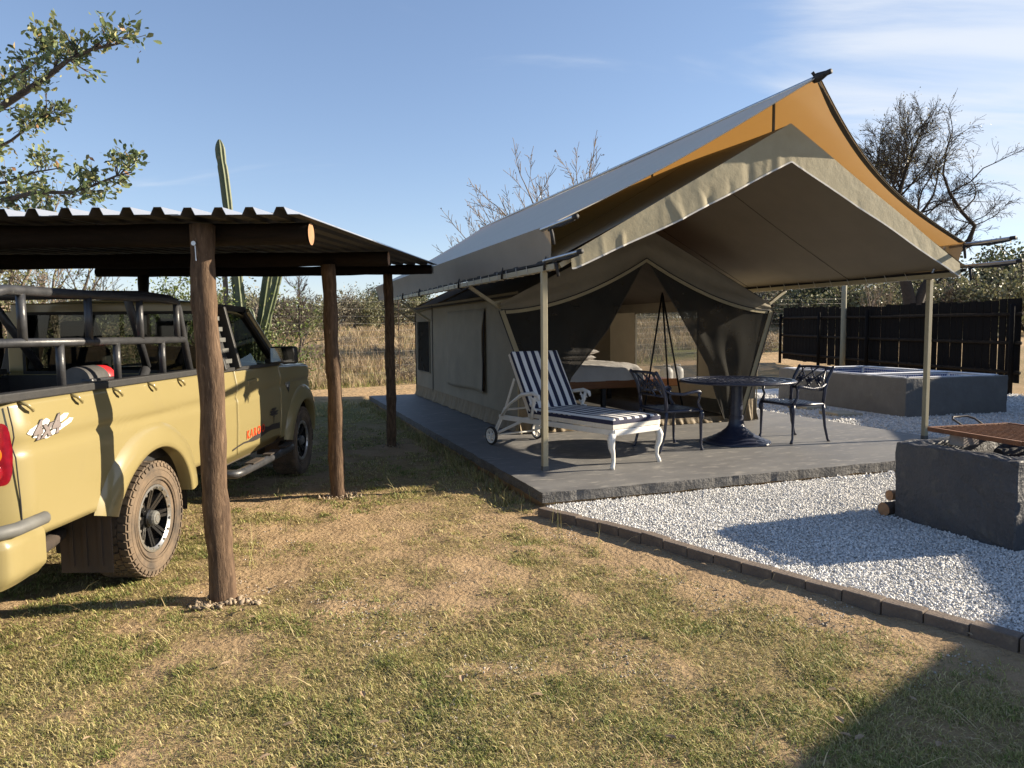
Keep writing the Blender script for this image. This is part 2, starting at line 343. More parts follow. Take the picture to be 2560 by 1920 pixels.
def glass_mat(name, tint, alpha, rough=0.03):
    mt = bpy.data.materials.new(name); mt.use_nodes = True; nt = mt.node_tree; nt.nodes.clear()
    out = _n(nt,'ShaderNodeOutputMaterial'); g = _n(nt,'ShaderNodeBsdfGlossy'); t = _n(nt,'ShaderNodeBsdfTransparent'); ms = _n(nt,'ShaderNodeMixShader'); fr = _n(nt,'ShaderNodeFresnel')
    g.inputs['Roughness'].default_value = rough; t.inputs['Color'].default_value = (*tint, 1); fr.inputs['IOR'].default_value = 1.5
    nt.links.new(fr.outputs[0], ms.inputs[0]); nt.links.new(t.outputs[0], ms.inputs[1]); nt.links.new(g.outputs[0], ms.inputs[2]); nt.links.new(ms.outputs[0], out.inputs[0])
    return mt
MT['glass'] = glass_mat('car_glass', (0.42,0.45,0.43), 0.4)
MT['mirror'] = M('mirror_glass', (0.8,0.82,0.82), None, rough=0.03, metal=1.0)
def mesh_mat(name, col, op, scale=1.0):
    """insect mesh: a share of the light passes straight through the holes"""
    mt = bpy.data.materials.new(name); mt.use_nodes = True; nt = mt.node_tree; nt.nodes.clear()
    out = _n(nt,'ShaderNodeOutputMaterial'); d = _n(nt,'ShaderNodeBsdfDiffuse'); t = _n(nt,'ShaderNodeBsdfTransparent'); ms = _n(nt,'ShaderNodeMixShader')
    d.inputs['Color'].default_value = (*col, 1); tr = _n(nt,'ShaderNodeBsdfTranslucent'); tr.inputs['Color'].default_value = (*col, 1)
    m2 = _n(nt,'ShaderNodeMixShader'); m2.inputs[0].default_value = 0.4
    nt.links.new(d.outputs[0], m2.inputs[1]); nt.links.new(tr.outputs[0], m2.inputs[2])
    tc = _n(nt,'ShaderNodeTexCoord'); n = _n(nt,'ShaderNodeTexNoise'); n.inputs['Scale'].default_value = 6; n.inputs['Detail'].default_value = 5
    mr = _n(nt,'ShaderNodeMapRange'); mr.inputs['From Min'].default_value = 0.3; mr.inputs['From Max'].default_value = 0.7; mr.inputs['To Min'].default_value = op - 0.07; mr.inputs['To Max'].default_value = op + 0.07
    nt.links.new(tc.outputs['Object'], n.inputs['Vector']); nt.links.new(n.outputs['Fac'], mr.inputs['Value']); nt.links.new(mr.outputs[0], ms.inputs[0])
    nt.links.new(t.outputs[0], ms.inputs[1]); nt.links.new(m2.outputs[0], ms.inputs[2]); nt.links.new(ms.outputs[0], out.inputs[0])
    return mt
MT['screen'] = mesh_mat('insect_screen', (0.05,0.049,0.045), 0.92)
MT['screen_window'] = mesh_mat('window_mesh', (0.06,0.06,0.055), 0.60)
def stripe_mat(name, axis, period, a, b, phase=0.0):
    mt = bpy.data.materials.new(name); mt.use_nodes = True; nt = mt.node_tree; p = nt.nodes['Principled BSDF']; p.inputs['Roughness'].default_value = 0.8
    tc = _n(nt,'ShaderNodeTexCoord'); sp = _n(nt,'ShaderNodeSeparateXYZ'); nt.links.new(tc.outputs['Object'], sp.inputs[0])
    m1 = _n(nt,'ShaderNodeMath', operation='MULTIPLY_ADD'); m1.inputs[1].default_value = 1/period; m1.inputs[2].default_value = 50 + phase
    nt.links.new(sp.outputs[axis], m1.inputs[0]); m2 = _n(nt,'ShaderNodeMath', operation='FRACT'); nt.links.new(m1.outputs[0], m2.inputs[0])
    m3 = _n(nt,'ShaderNodeMath', operation='GREATER_THAN'); m3.inputs[1].default_value = 0.5; nt.links.new(m2.outputs[0], m3.inputs[0])
    mx = _n(nt,'ShaderNodeMix', data_type='RGBA'); mx.inputs['A'].default_value = (*a, 1); mx.inputs['B'].default_value = (*b, 1)
    nt.links.new(m3.outputs[0], mx.inputs['Factor']); nt.links.new(mx.outputs['Result'], p.inputs['Base Color'])
    n = _n(nt,'ShaderNodeTexNoise'); n.inputs['Scale'].default_value = 9; bp = _n(nt,'ShaderNodeBump'); bp.inputs['Strength'].default_value = 0.3; bp.inputs['Distance'].default_value = 0.03
    nt.links.new(tc.outputs['Object'], n.inputs['Vector']); nt.links.new(n.outputs['Fac'], bp.inputs['Height']); nt.links.new(bp.outputs[0], p.inputs['Normal'])
    return mt
MT['stripe'] = stripe_mat('navy_white_stripe', 'X', 0.118, (0.74,0.73,0.70), (0.012,0.015,0.045), 0.25)
MT['navy_cloth'] = M('navy_cloth', (0.014,0.016,0.045), (0.02,0.022,0.055), 20, 0.85)
MT['white_cloth'] = M('white_cushion_cloth', (0.70,0.67,0.60), (0.64,0.60,0.53), 14, 0.85, bump=0.4, bscale=30, stretch=(4,4,0.3))
MT['water'] = glass_mat('pool_water', (0.5,0.75,0.85), 0.4)

# ------------------------------------------------------------------ ground, track, platform, gravel
KERB = [(0.25,6.19),(0.46,5.97),(0.79,5.63),(1.06,5.31),(1.32,4.96),(1.58,4.63),(1.88,4.27),(2.19,3.92),(2.36,3.72),(2.56,3.47),(2.95,3.0),(3.4,2.45),(3.9,1.8),(4.5,1.0)]
_ky = np.array([p[1] for p in KERB])[::-1]; _kx = np.array([p[0] for p in KERB])[::-1]
def kerb_x(y): return np.interp(y, _ky, _kx)
SLAB_U, SLAB_V, SLAB_Z = 6.03, 10.35, 0.15
def gz_base(x, y):
    y = np.asarray(y, float); t = np.maximum(0, y - 22)
    return 0.037 * t * (1 - 0.5 * np.clip(t / 260, 0, 1)) - 0.018 * np.maximum(0, t - 130)
def gz(x, y):
    x = np.asarray(x, float); y = np.asarray(y, float)
    n = (fbm(x*1.4, y*1.4, 4, 1) - 0.5) * 0.05 + (fbm(x*6, y*6, 4, 5) - 0.5) * 0.040
    near = sstep(40, 12, y)
    return gz_base(x, y) + n * (0.35 + 0.65 * near) - 0.004
def in_slab(x, y, pad=0.0):
    u, v = to_uv(x, y); return (u > -pad) & (u < SLAB_U + pad) & (v > -pad) & (v < SLAB_V + pad)
def in_gravel(x, y):
    u, v = to_uv(x, y)
    front = (v <= 0) & (x > kerb_x(y) + 0.05) & (u > 0)
    right = (v > 0) & (u > SLAB_U) & (v < 9.3)
    fence = x < np.interp(y, [0, 16.83, 27.73], [13.0, 11.55, 10.5])
    return (front | right) & fence
POSTS = [(-1.79,4.30),(-1.72,6.97),(-1.69,10.03),(-5.0,6.97),(-5.1,10.05),(-5.0,4.3)]
def cover(x, y):
    """share of the soil the lawn covers, 0..1"""
    x = np.asarray(x, float); y = np.asarray(y, float)
    n = fbm(x*1.1+3, y*1.1, 4, 2); n2 = fbm(x*3.2, y*3.2, 3, 9)
    c = sstep(0.30, 0.60, n*0.45 + n2*0.55 + 0.06*sstep(5.0, 3.0, y))
    dk = kerb_x(y) - x
    c = c * sstep(0.30, 1.15, np.where(y < 6.3, dk + 0.7*(n2-0.5), 9))
    for px_, py_ in POSTS:
        c = c * sstep(0.12, 0.45, np.hypot(x-px_, y-py_) + 0.25*(n2-0.5))
    d = np.hypot((x+0.75)/0.9, (y-5.75)/0.55); c = c * (0.35 + 0.65*sstep(0.5, 1.2, d + (n2-0.5)))
    d = np.hypot((x+1.3)/0.6, (y-5.0)/0.5); c = c * (0.45 + 0.55*sstep(0.5, 1.2, d + (n2-0.5)))
    return c

xs = np.concatenate([-np.geomspace(600, 7.3, 46), np.arange(-7, 8, 0.05), np.geomspace(8.2, 600, 46)])
ys = np.concatenate([-np.geomspace(200, 1.0, 14), np.arange(1.0, 12, 0.05), np.geomspace(12.1, 1500, 120)])
gx, gy = np.meshgrid(xs, ys); nx, ny = len(xs), len(ys)
gzv = gz(gx, gy)
cv = cover(gx, gy)
sand = np.array([0.43, 0.305, 0.18]); thatch = np.array([0.29, 0.222, 0.115]); straw = np.array([0.46, 0.35, 0.20]); green = np.array([0.19, 0.19, 0.07])
gcol = sand[None,None]*(1-cv[...,None]) + thatch[None,None]*cv[...,None]
uu, vv = to_uv(gx, gy)
far = sstep(0.0, 1.5, vv - (14.7 + 0.33*uu)); far = np.maximum(far, sstep(11, 14, gy)*sstep(0.3, -0.6, uu))
fn = fbm(gx*0.12, gy*0.12, 4, 4)
fcol = straw*(1-sstep(0.45,0.7,fn)[...,None]) + green*sstep(0.45,0.7,fn)[...,None]
gcol = gcol*(1-far[...,None]) + fcol*far[...,None]
ii = (np.arange(ny-1)[:,None]*nx + np.arange(nx-1)[None]).ravel()
F = np.stack([ii, ii+1, ii+1+nx, ii+nx], 1)
ground = obj('ground', np_mesh('ground', np.stack([gx, gy, gzv], -1).reshape(-1,3), F, MT['ground'], gcol.reshape(-1,3), True)); structure(ground)

mb = MB(); rows = []
for u in np.linspace(-32, 60, 120):
    a, b = 11.0 + 0.25*u + 0.25*(vnoise(u*0.6, 1.0)-.5), 14.5 + 0.33*u + 0.8*(vnoise(u*0.5, 5.0)-.5)
    if u < 0: a = max(a, 10.6 - 0.3*u*0 + 0.25*u)
    row = []
    for t in np.linspace(0, 1, 14):
        x, y = W2(u, a + (b-a)*t); rut = -0.03*(math.exp(-((t-.28)/.09)**2)+math.exp(-((t-.72)/.09)**2))
        row.append((x, y, float(gz_base(x, y)) + 0.034 + rut + 0.02*float(fbm(x*2, y*2, 3, 3)-.5) - 0.055*(abs(t-.5)*2)**6))
    rows.append(row)
structure(mb.grid(rows).build('track', MT['track'], smooth=True))

# concrete platform: worn, slightly ragged edges
tent_e = lambda nm, **k: None
def rough_edge_slab():
    mb = MB(); n_u, n_v = 90, 140
    us = np.linspace(0, SLAB_U, n_u); vs_ = np.linspace(0, SLAB_V, n_v); rows = []
    for i, v in enumerate(vs_):
        row = []
        for j, u in enumerate(us):
            x, y = u, v
            if j == 0: x += 0.02*(fbm(v*5, 3.0, 3)-.5)
            if j == n_u-1: x += 0.02*(fbm(v*5, 7.0, 3)-.5)
            if i == 0: y += 0.035*(fbm(u*6, 1.0, 3)-.5)
            edge = min(j, n_u-1-j, i) == 0
            row.append((x, y, SLAB_Z + (-0.006*float(vnoise(u*14, v*14)) if edge else 0.0015*float(fbm(u*2, v*2, 2)-.5))))
        rows.append(row)
    mb.grid(rows)
    return mb, rows
slab_e = bpy.data.objects.new('concrete_platform', None); COL.objects.link(slab_e); slab_e.location = (OX, OY, 0); slab_e.rotation_euler = (0,0,TENT_ROT); structure(slab_e)
mb, rows = rough_edge_slab(); mb.build('platform_top', MT['slab'], slab_e, smooth=True)
ring = [rows[0][j] for j in range(len(rows[0]))] + [r[-1] for r in rows[1:]] + [rows[-1][j] for j in range(len(rows[0])-2, -1, -1)] + [r[0] for r in rows[-2:0:-1]]
mb = MB(); R_ = []
for lev, zz in enumerate([SLAB_Z, 0.125, 0.095, 0.05, 0.045]):
    rr = []
    for k, (x, y, z) in enumerate(ring + ring[:1]):
        cxx, cyy = SLAB_U/2, SLAB_V/2; off = 0.0 if lev == 0 else 0.016*(float(fbm(x*9+y*9, lev*3.7, 3, 2))-0.45)
        nxn = (1 if x > SLAB_U-0.1 else (-1 if x < 0.1 else 0)); nyn = (1 if y > SLAB_V-0.1 else (-1 if y < 0.1 else 0))
        if lev == 4: off = -0.06
        rr.append((x + nxn*off, y + nyn*off, z if lev == 0 else zz + 0.012*(float(vnoise(x*5+y*5, 2.0))-.5)*(lev >= 3)))
    R_.append(rr)
mb.grid(R_[::-1]).build('platform_edge', MT['slab_edge'], slab_e, smooth=False)
MB().box(0.03, SLAB_U-0.03, 0.03, SLAB_V-0.03, -0.06, 0.056).build('platform_footing', MT['sandy_footing'], slab_e)

# gravel bed: sheet plus loose stones
g = []
poly = [(x+0.06, y) for x, y in KERB] + [(13.2, 0.6), (12.2, 9), (11.5, 16.6)]
p6a, p6b = W2(SLAB_U-0.02, 9.3), W2(SLAB_U-0.02, 0.02); p0 = W2(0.05, 0.02)
u_, v_ = to_uv(11.5, 16.6); poly += [W2(12.5, 9.3), p6a, p6b, p0]
mb = MB(); mb.add([(x, y, 0.022) for x, y in poly], [tuple(range(len(poly)))])
structure(mb.build('gravel_bed', MT['gravel_bed']))

def in_pit(x, y): u, v = to_uv(x, y); return (u > 2.57) & (u < 4.05) & (v > -2.46) & (v < -1.40)
def in_pool(x, y): u, v = to_uv(x, y); return (u > 8.2) & (u < 10.6) & (v > 3.45) & (v < 7.25)
def in_view(x, y, pad=0.4): return (np.abs(x) < 0.735*y + pad) & (y > 1.8)
def stones(n_try, y0, y1, size, dens_fn, zoff, seed, col_a, col_b, inside, shade=None):
    r = np.random.default_rng(seed)
    y = r.uniform(y0, y1, n_try); x = r.uniform(-0.75*y1, 0.78*y1, n_try)
    ok = in_view(x, y) & inside(x, y); x, y = x[ok], y[ok]
    ok = r.random(len(x)) < dens_fn(x, y); x, y = x[ok], y[ok]; n = len(x)
    base = np.array([[1,0,0],[0,1,0],[-1,0,0],[0,-1,0],[0,0,1],[0,0,-1]], float)
    sc = size * r.uniform(0.6, 1.5, (n,1,1))**1.3 * r.uniform(0.6, 1.2, (n,1,3)) * np.array([1,0.8,0.6])
    P = base[None] * sc * r.uniform(0.75, 1.2, (n,6,1))
    # random rotation
    q = r.normal(size=(n,4)); q /= np.linalg.norm(q, axis=1, keepdims=True); a,b,c,d = q.T
    Rm = np.stack([np.stack([1-2*(c*c+d*d),2*(b*c-a*d),2*(b*d+a*c)],-1),np.stack([2*(b*c+a*d),1-2*(b*b+d*d),2*(c*d-a*b)],-1),np.stack([2*(b*d-a*c),2*(c*d+a*b),1-2*(b*b+c*c)],-1)],1)
    P = np.einsum('nij,nkj->nki', Rm, P)
    P += np.stack([x, y, zoff(x, y) + r.uniform(-0.2, 0.5, n)*size], -1)[:,None]
    f = np.array([[0,1,4],[1,2,4],[2,3,4],[3,0,4],[1,0,5],[2,1,5],[3,2,5],[0,3,5]])
    F = (f[None] + (np.arange(n)*6)[:,None,None]).reshape(-1,3)
    t = r.random((n,1)); col = np.array(col_a)*(1-t) + np.array(col_b)*t; col = col * r.uniform(0.72, 1.1, (n,1)) * (0.82 + 0.26*fbm(x*1.8, y*1.8, 3, 19))[:,None]
    return P.reshape(-1,3), F, np.repeat(col, 6, 0)
def merge(parts):
    V, Fs, C = [], [], []; b = 0
    for v, f, c in parts: V.append(v); Fs.append(f+b); C.append(c); b += len(v)
    return np.concatenate(V), np.concatenate(Fs), np.concatenate(C)
free = lambda x, y: in_gravel(x, y) & ~in_pit(x, y) & ~in_pool(x, y)
gzoff = lambda x, y: 0.026 + 0.012*fbm(x*4, y*4, 2, 8)
parts = [stones(330000, 2.6, 7.6, 0.0098, lambda x, y: np.clip(1.15 - 0.05*y, 0, 1), gzoff, 11, (0.84,0.82,0.78), (0.62,0.615,0.60), free),
         stones(190000, 7.4, 17, 0.019, lambda x, y: np.clip(7.5/y, 0, 1)**1.3, gzoff, 12, (0.84,0.82,0.78), (0.62,0.615,0.60), free)]
V, F, C = merge(parts)
tag(obj('white_gravel', np_mesh('white_gravel', V, F, MT['stone_white'], C)), 'white crushed stone gravel spread between the kerb, platform and pool', 'gravel', kind='stuff')

# kerb of paving bricks
kerb = thing('brick_kerb', 'low curved kerb of grey paving bricks between lawn and white gravel', 'kerb')
kp = np.array(KERB); seg = np.hypot(*np.diff(kp, axis=0).T); cum = np.concatenate([[0], np.cumsum(seg)])
bm_ = MB().box(-0.108, 0.108, -0.045, 0.045, -0.05, 0.05).mesh('brick'); bm_.materials.append(MT['brick'])
s_ = 0.10; k = 0
while s_ < cum[-1] - 0.1:
    x = np.interp(s_, cum, kp[:,0]); y = np.interp(s_, cum, kp[:,1]); x2 = np.interp(s_+0.05, cum, kp[:,0]); y2 = np.interp(s_+0.05, cum, kp[:,1])
    o = obj('brick', bm_, None, kerb); o.location = (x, y, 0.017 + random.uniform(-0.006, 0.006))
    o.rotation_euler = (random.uniform(-.03,.03), random.uniform(-.015,.015), math.atan2(y2-y, x2-x) + random.uniform(-.02,.02))
    md = o.modifiers.new('bevel', 'BEVEL'); md.width = 0.006; md.segments = 2
    s_ += 0.222; k += 1

# ------------------------------------------------------------------ lawn and dry field
def blades(pos, nb, lmin, lmax, wid, pal, seed, lean=(0.3, 1.1), spread=0.02, bow=0.6):
    """pos (n,3) tuft centres; returns verts, tris, colours"""
    r = np.random.default_rng(seed); n = len(pos)*nb
    base = np.repeat(pos, nb, 0); w = np.repeat(np.broadcast_to(wid, (len(pos),)), nb)
    base = base + np.concatenate([r.normal(0, 1, (n,2))*spread*np.ones((n,1)), np.zeros((n,1))], 1)
    lm = np.repeat(np.broadcast_to(lmin, (len(pos),)), nb); lx = np.repeat(np.broadcast_to(lmax, (len(pos),)), nb)
    L = lm + (lx-lm)*r.random(n); az = r.uniform(0, 2*np.pi, n); le = r.uniform(*lean, n)
    d = np.stack([np.cos(az), np.sin(az), np.zeros(n)], 1); side = np.stack([-np.sin(az+r.normal(0,.6,n)), np.cos(az), np.zeros(n)], 1)
    up = np.array([0,0,1.0])
    p1 = base + L[:,None]*0.5*(d*np.sin(le*0.7)[:,None] + up*np.cos(le*0.7)[:,None])
    p2 = p1 + L[:,None]*0.5*(d*np.sin(le*(1+bow))[:,None] + up*np.cos(le*(1+bow))[:,None])
    hw = (w*r.uniform(.7,1.3,n)*0.5)[:,None]
    V = np.stack([base-side*hw, base+side*hw, p1+side*hw*0.85, p1-side*hw*0.85, p2], 1)
    f = np.array([[0,1,2],[0,2,3],[3,2,4]]); F = (f[None] + (np.arange(n)*5)[:,None,None]).reshape(-1,3)
    pal = np.array(pal); idx = np.repeat(r.integers(0, len(pal), len(pos)), nb); mixi = r.random(n) < 0.4
    idx = np.where(mixi, r.integers(0, len(pal), n), idx)
    C = np.minimum(.8, pal[idx]*r.uniform(.8, 1.3, (n,1))*GAIN)
    return V.reshape(-1,3), F, np.repeat(C, 5, 0)
GAIN = 1.0
LAWN = [(0.52,0.41,0.21),(0.56,0.45,0.25),(0.44,0.36,0.16),(0.40,0.33,0.14),(0.34,0.30,0.11),(0.30,0.28,0.09)]
TURF = [(0.26,0.265,0.08),(0.33,0.31,0.11),(0.21,0.23,0.065),(0.42,0.365,0.155),(0.36,0.33,0.13),(0.48,0.40,0.19),(0.52,0.43,0.22),(0.44,0.37,0.17)]
def scatter_lawn(n, y0, y1, seed, green=False):
    r = np.random.default_rng(seed); y = np.sqrt(r.uniform(y0**2, y1**2, n)); x = (r.random(n)*2-1)*(0.735*y+0.3)
    c = cover(x, y)
    if green:
        g_ = fbm(x*3.6+5, y*3.6, 3, 13)*0.6 + fbm(x*0.9, y*0.9, 2, 17)*0.4 + 0.05*sstep(-1.0, 1.0, x)*sstep(5.5, 3.5, y); c = c*(0.10 + 0.90*sstep(0.37, 0.58, g_))
    else: c = c*0.9 + 0.03
    ok = (r.random(n) < c) & ~in_slab(x, y, 0.03) & ~in_gravel(x, y) & (x < kerb_x(y) - 0.09)
    u, v = to_uv(x, y); ok &= ~((u > -0.05) & (y > 6.3))
    return np.stack([x[ok], y[ok], gz(x[ok], y[ok]) - 0.003], 1)
parts = []
for (n, y0, y1, lo_, hi_, w_, nb, sd) in [(11000, 2.0, 3.6, .015, .045, .0028, 6, 21), (11000, 3.6, 5.5, .015, .045, .0036, 6, 22), (11000, 5.5, 8.5, .018, .05, .005, 5, 23), (9000, 8.5, 14, .02, .06, .008, 5, 24)]:
    p = scatter_lawn(n, y0, y1, sd)
    parts.append(blades(p, nb, lo_, hi_, w_, LAWN, sd, lean=(1.0,1.5), spread=0.03, bow=0.1))
    p = scatter_lawn(int(n*1.25), y0, y1, sd+100, True)
    parts.append(blades(p, nb+5, lo_*.9, hi_*.95, w_*1.2, TURF, sd+50, lean=(0.45,1.45), spread=0.024))
    p = scatter_lawn(int(n*0.7), y0, y1, sd+200, True); g_ = fbm(p[:,0]*5.2+2, p[:,1]*5.2, 3, 23)*.6 + fbm(p[:,0]*1.3, p[:,1]*1.3, 2, 29)*.4; p = p[g_ > 0.53]
    parts.append(blades(p, nb+5, lo_*.9, hi_*1.05, w_*1.3, [(0.17,0.205,0.055),(0.21,0.24,0.065),(0.14,0.175,0.045),(0.26,0.27,0.085)], sd+70, lean=(0.4,1.35), spread=0.022))
# long dead stalks lying about
r = np.random.default_rng(5); n = 900; y = np.sqrt(r.uniform(4, 64, n)); x = (r.random(n)*2-1)*(0.73*y); ok = ~in_slab(x,y,.05) & ~in_gravel(x,y) & (x < kerb_x(y)-.1) & ~((to_uv(x,y)[0] > -.05) & (y > 6.3)); x, y = x[ok], y[ok]
parts.append(blades(np.stack([x,y,gz(x,y)+.012],1), 1, .08, .22, .004, [(0.50,0.40,0.22),(0.42,0.33,0.17)], 31, lean=(1.25,1.5), bow=0.05))
n = 60; y = np.sqrt(r.uniform(20, 90, n)); x = (r.random(n)*2-1)*(0.5*y); ok = ~in_slab(x,y,.05) & ~in_gravel(x,y) & (x < kerb_x(y)-.1) & (to_uv(x,y)[0] < -.1); x, y = x[ok], y[ok]
parts.append(blades(np.stack([x,y,gz(x,y)],1), 3, .15, .34, .004, [(0.38,0.34,0.15),(0.30,0.30,0.11)], 32, lean=(0.05,0.4), bow=0.5))
# weeds along the platform edge
v = rng.uniform(0.2, 10.2, 260); u = -rng.uniform(0.03, 0.25, 260); x, y = W2(u, v)
parts.append(blades(np.stack([x,y,gz(x,y)],1), 9, .05, .15, .008, [(0.20,0.20,0.07),(0.28,0.25,0.10),(0.36,0.30,0.14)], 33, lean=(0.2,1.0), spread=0.04))
V, F, C = merge(parts)
tag(obj('lawn_grass', np_mesh('lawn_grass', V, F, MT['blade'], C)), 'sparse dry lawn grass over sandy soil in the foreground', 'grass', kind='stuff')
# scattered pale stones in the lawn and stones heaped at the pole feet
lawn_ok = lambda x, y: ~in_slab(x, y, .05) & ~in_gravel(x, y) & (x < kerb_x(y) - .08) & ~((to_uv(x, y)[0] > -.05) & (y > 6.3))
pal_a, pal_b = (0.55,0.51,0.45), (0.38,0.31,0.23)
clus = lambda x, y: sstep(0.60, 0.72, fbm(x*1.6+9, y*1.6, 3, 14))*0.8*sstep(6.5,5,y)*sstep(-2.2,-1.2,x) + 0.012
parts = [stones(70000, 1.9, 7.5, 0.0065, clus, lambda x, y: gz(x, y)+0.001, 41, pal_a, pal_b, lawn_ok)]
for i, (px_, py_) in enumerate(POSTS[:3]):
    parts.append(stones(9000 if i == 0 else 7000, py_-0.35, py_+0.3, 0.018 if i == 0 else 0.016, (lambda a, b: (lambda x, y: np.where(np.hypot(x-a-0.05, (y-b+0.06)*1.3) < 0.10+0.17*vnoise(x*6, y*6), 0.8, 0)))(px_, py_), lambda x, y: gz(x, y)+0.012, 43+i, (0.36,0.28,0.19), (0.25,0.19,0.13), lawn_ok))
V, F, C = merge(parts)
tag(obj('loose_stones', np_mesh('loose_stones', V, F, MT['stone_white'], C)), 'small loose stones lying in the lawn and round the pole feet', 'stones', kind='stuff')
# dry leaves
lf = MB(); 
for k in range(130):
    y = math.sqrt(random.uniform(4.4, 40)); x = random.uniform(-.7, .7)*y
    if not bool(lawn_ok(x, y)): continue
    a = random.uniform(0, 6.3); s = random.uniform(.012, .03); z = float(gz(x, y)) + .022
    ca, sa = math.cos(a), math.sin(a); P = [(-1,0,0),(-.3,-.45,.25),(.5,-.35,.3),(1,0,.1),(.5,.4,.35),(-.3,.45,.2)]
    lf.add([(x+s*(p[0]*ca-p[1]*sa), y+s*(p[0]*sa+p[1]*ca), z+s*p[2]) for p in P], [(0,1,2,3),(0,3,4,5)])
tag(lf.build('fallen_leaves', MT['dry_leaf']), 'dry brown fallen leaves scattered over the lawn', 'leaves', kind='stuff')
# tall dry grass beyond the track
r = np.random.default_rng(61); n = 17500
y = 17*np.exp(r.random(n)*math.log(110/17)); x = (r.random(n)*2-1)*(0.80*y)
u, v = to_uv(x, y); ok = (v > 15.0 + 0.34*u + 0.8*(vnoise(x*.8, y*.8)-.5)) & ~((u > 6.0) & (v < 16.0))
ok &= fbm(x*.35, y*.35, 3, 7) > 0.36
x, y = x[ok], y[ok]; hh = (0.45 + 0.5*fbm(x*.25, y*.25, 3, 3)) * np.where(y < 24, 0.75, 1.0)
FIELD = [(0.36,0.27,0.165),(0.40,0.31,0.20),(0.30,0.225,0.14),(0.25,0.215,0.11),(0.34,0.265,0.145),(0.27,0.195,0.135)]
parts = [blades(np.stack([x, y, gz_base(x, y)-.02], 1), 12, .35*hh, .95*hh, np.maximum(.010, .0010*y), FIELD, 62, lean=(0.05,0.55), spread=0.10, bow=0.9)]
n = 2600; y = r.uniform(17.5, 30, n); x = (r.random(n)*2-1)*(0.78*y); u, v = to_uv(x, y); ok = (v > 14.4 + 0.33*u) & (v < 19 + 0.4*u) & ~((u > 6) & (v < 15)); x, y = x[ok], y[ok]
parts.append(blades(np.stack([x, y, gz_base(x, y)-.02], 1), 12, .08, .35, .014, [(0.24,0.24,0.08),(0.20,0.22,0.07),(0.32,0.28,0.11)], 63, lean=(0.1,0.8), spread=0.10))
n = 9000; y = r.uniform(13.5, 26, n); x = (r.random(n)*2-1)*(0.78*y); u, v = to_uv(x, y); ok = (u < -0.3) & (v < 11.0+.25*u) | ((v > 14.6+.33*u) & (v < 17+.33*u)); x, y = x[ok], y[ok]
parts.append(blades(np.stack([x, y, gz_base(x, y)-.01], 1), 7, .03, .12, .012, LAWN, 64, lean=(0.2,1.2), spread=0.08))
V, F, C = merge(parts)
tag(obj('dry_field_grass', np_mesh('dry_field_grass', V, F, MT['blade'], C)), 'tall straw coloured veld grass beyond the sandy track', 'grass', kind='stuff')

# ------------------------------------------------------------------ the safari tent
tent = thing('safari_tent', 'khaki canvas safari tent with grey and orange fly sheet on the concrete platform', 'tent', (OX, OY, 0), TENT_ROT)
CU = 3.07
for (pu, pv) in ((0.40, 0.93), (5.74, 1.00)):
    p = MB().box(pu-.029, pu+.029, pv-.029, pv+.029, SLAB_Z, 2.205).build('post', MT['tan_steel'], tent, bevel=.005)
    MB().box(pu-.03, pu+.03, pv-.03, pv+.03, SLAB_Z+.001, SLAB_Z+.02).box(pu-.0305, pu+.0305, pv-.0305, pv+.0305, SLAB_Z, SLAB_Z+.05).build('post_foot', MT['grey_trim'], p)
for pu, za, zb in ((0.40, 2.225, 2.265), (5.74, 2.24, 2.25)):
    rl = MB().bar((pu, .60, za), (pu, 10.25, zb), .06, .06).build('eave_rail', MT['tan_steel'], tent, bevel=.005)
    lash = MB()
    for v in np.arange(1.25, 10, 0.33):
        z = za + (zb-za)*v/10.2; sgn = -1 if pu < CU else 1
        lash.tube([(pu+.034, v, z+.03), (pu+.034, v+.03, z-.034), (pu-.034, v+.05, z-.034), (pu-.034*1.0, v+.09, z+.04), (pu-.02, v+.12, z+.07)], .0045, 5)
    lash.build('rope_lashing', MT['rope'], rl, smooth=True)['kind'] = 'stuff'
for sgn in (-1, 1):
    e = CU + sgn*2.67
    MB().bar((e - sgn*.02, .58, 2.23), (CU + sgn*.05, .58, 3.70), .05, .05, (0,1,0)).build('rafter', MT['tan_steel'], tent, bevel=.004)
    MB().bar((e - sgn*.02, 9.8, 2.26), (CU + sgn*.05, 9.8, 3.70), .05, .05, (0,1,0)).build('rafter', MT['tan_steel'], tent, bevel=.004)
    for k in range(2):
        a = Vector((e - sgn*.02, .58, 2.23)); b = Vector((CU + sgn*.05, .58, 3.70)); t = .03 + .12*k
        p = a.lerp(b, t); q = a.lerp(b, t + .016)
        if sgn == 1: MB().bar(p, q, .056, .056, (0,1,0)).build('rafter_joint', MT['alu'], tent)
MB().bar((CU, .52, 3.72), (CU, 10.3, 3.72), .05, .05).build('ridge_pole', MT['tan_steel'], tent)

# porch roof (the middle canvas layer)
rows = []
for v in np.linspace(.49, 10.4, 34):
    row = []
    for t in np.linspace(-1, 1, 41):
        a = abs(t); u = CU + t*2.69; z = 3.785 - 1.485*a - 0.035*math.sin(math.pi*a) - 0.012*math.sin(v*1.9+t*3)
        row.append((u, v, z))
    rows.append(row)
MB().grid(rows).build('porch_roof', MT['porch'], tent, smooth=True)
for v in (2.35, 4.6): MB().tube([(CU+t*2.69, v, 3.785-1.485*abs(t)-.035*math.sin(math.pi*abs(t))-.012*math.sin(v*1.9+t*3)-.002) for t in np.linspace(-1,1,41)], .005, 5).build('roof_seam', MT['dark_canvas'], tent, smooth=True)
for sgn in (-1, 1):   # dark hem above the rails
    MB().bar((CU+sgn*2.69, .52, 2.288), (CU+sgn*2.69, 10.35, 2.30), .012, .035).build('roof_hem', MT['black_strap'], tent)
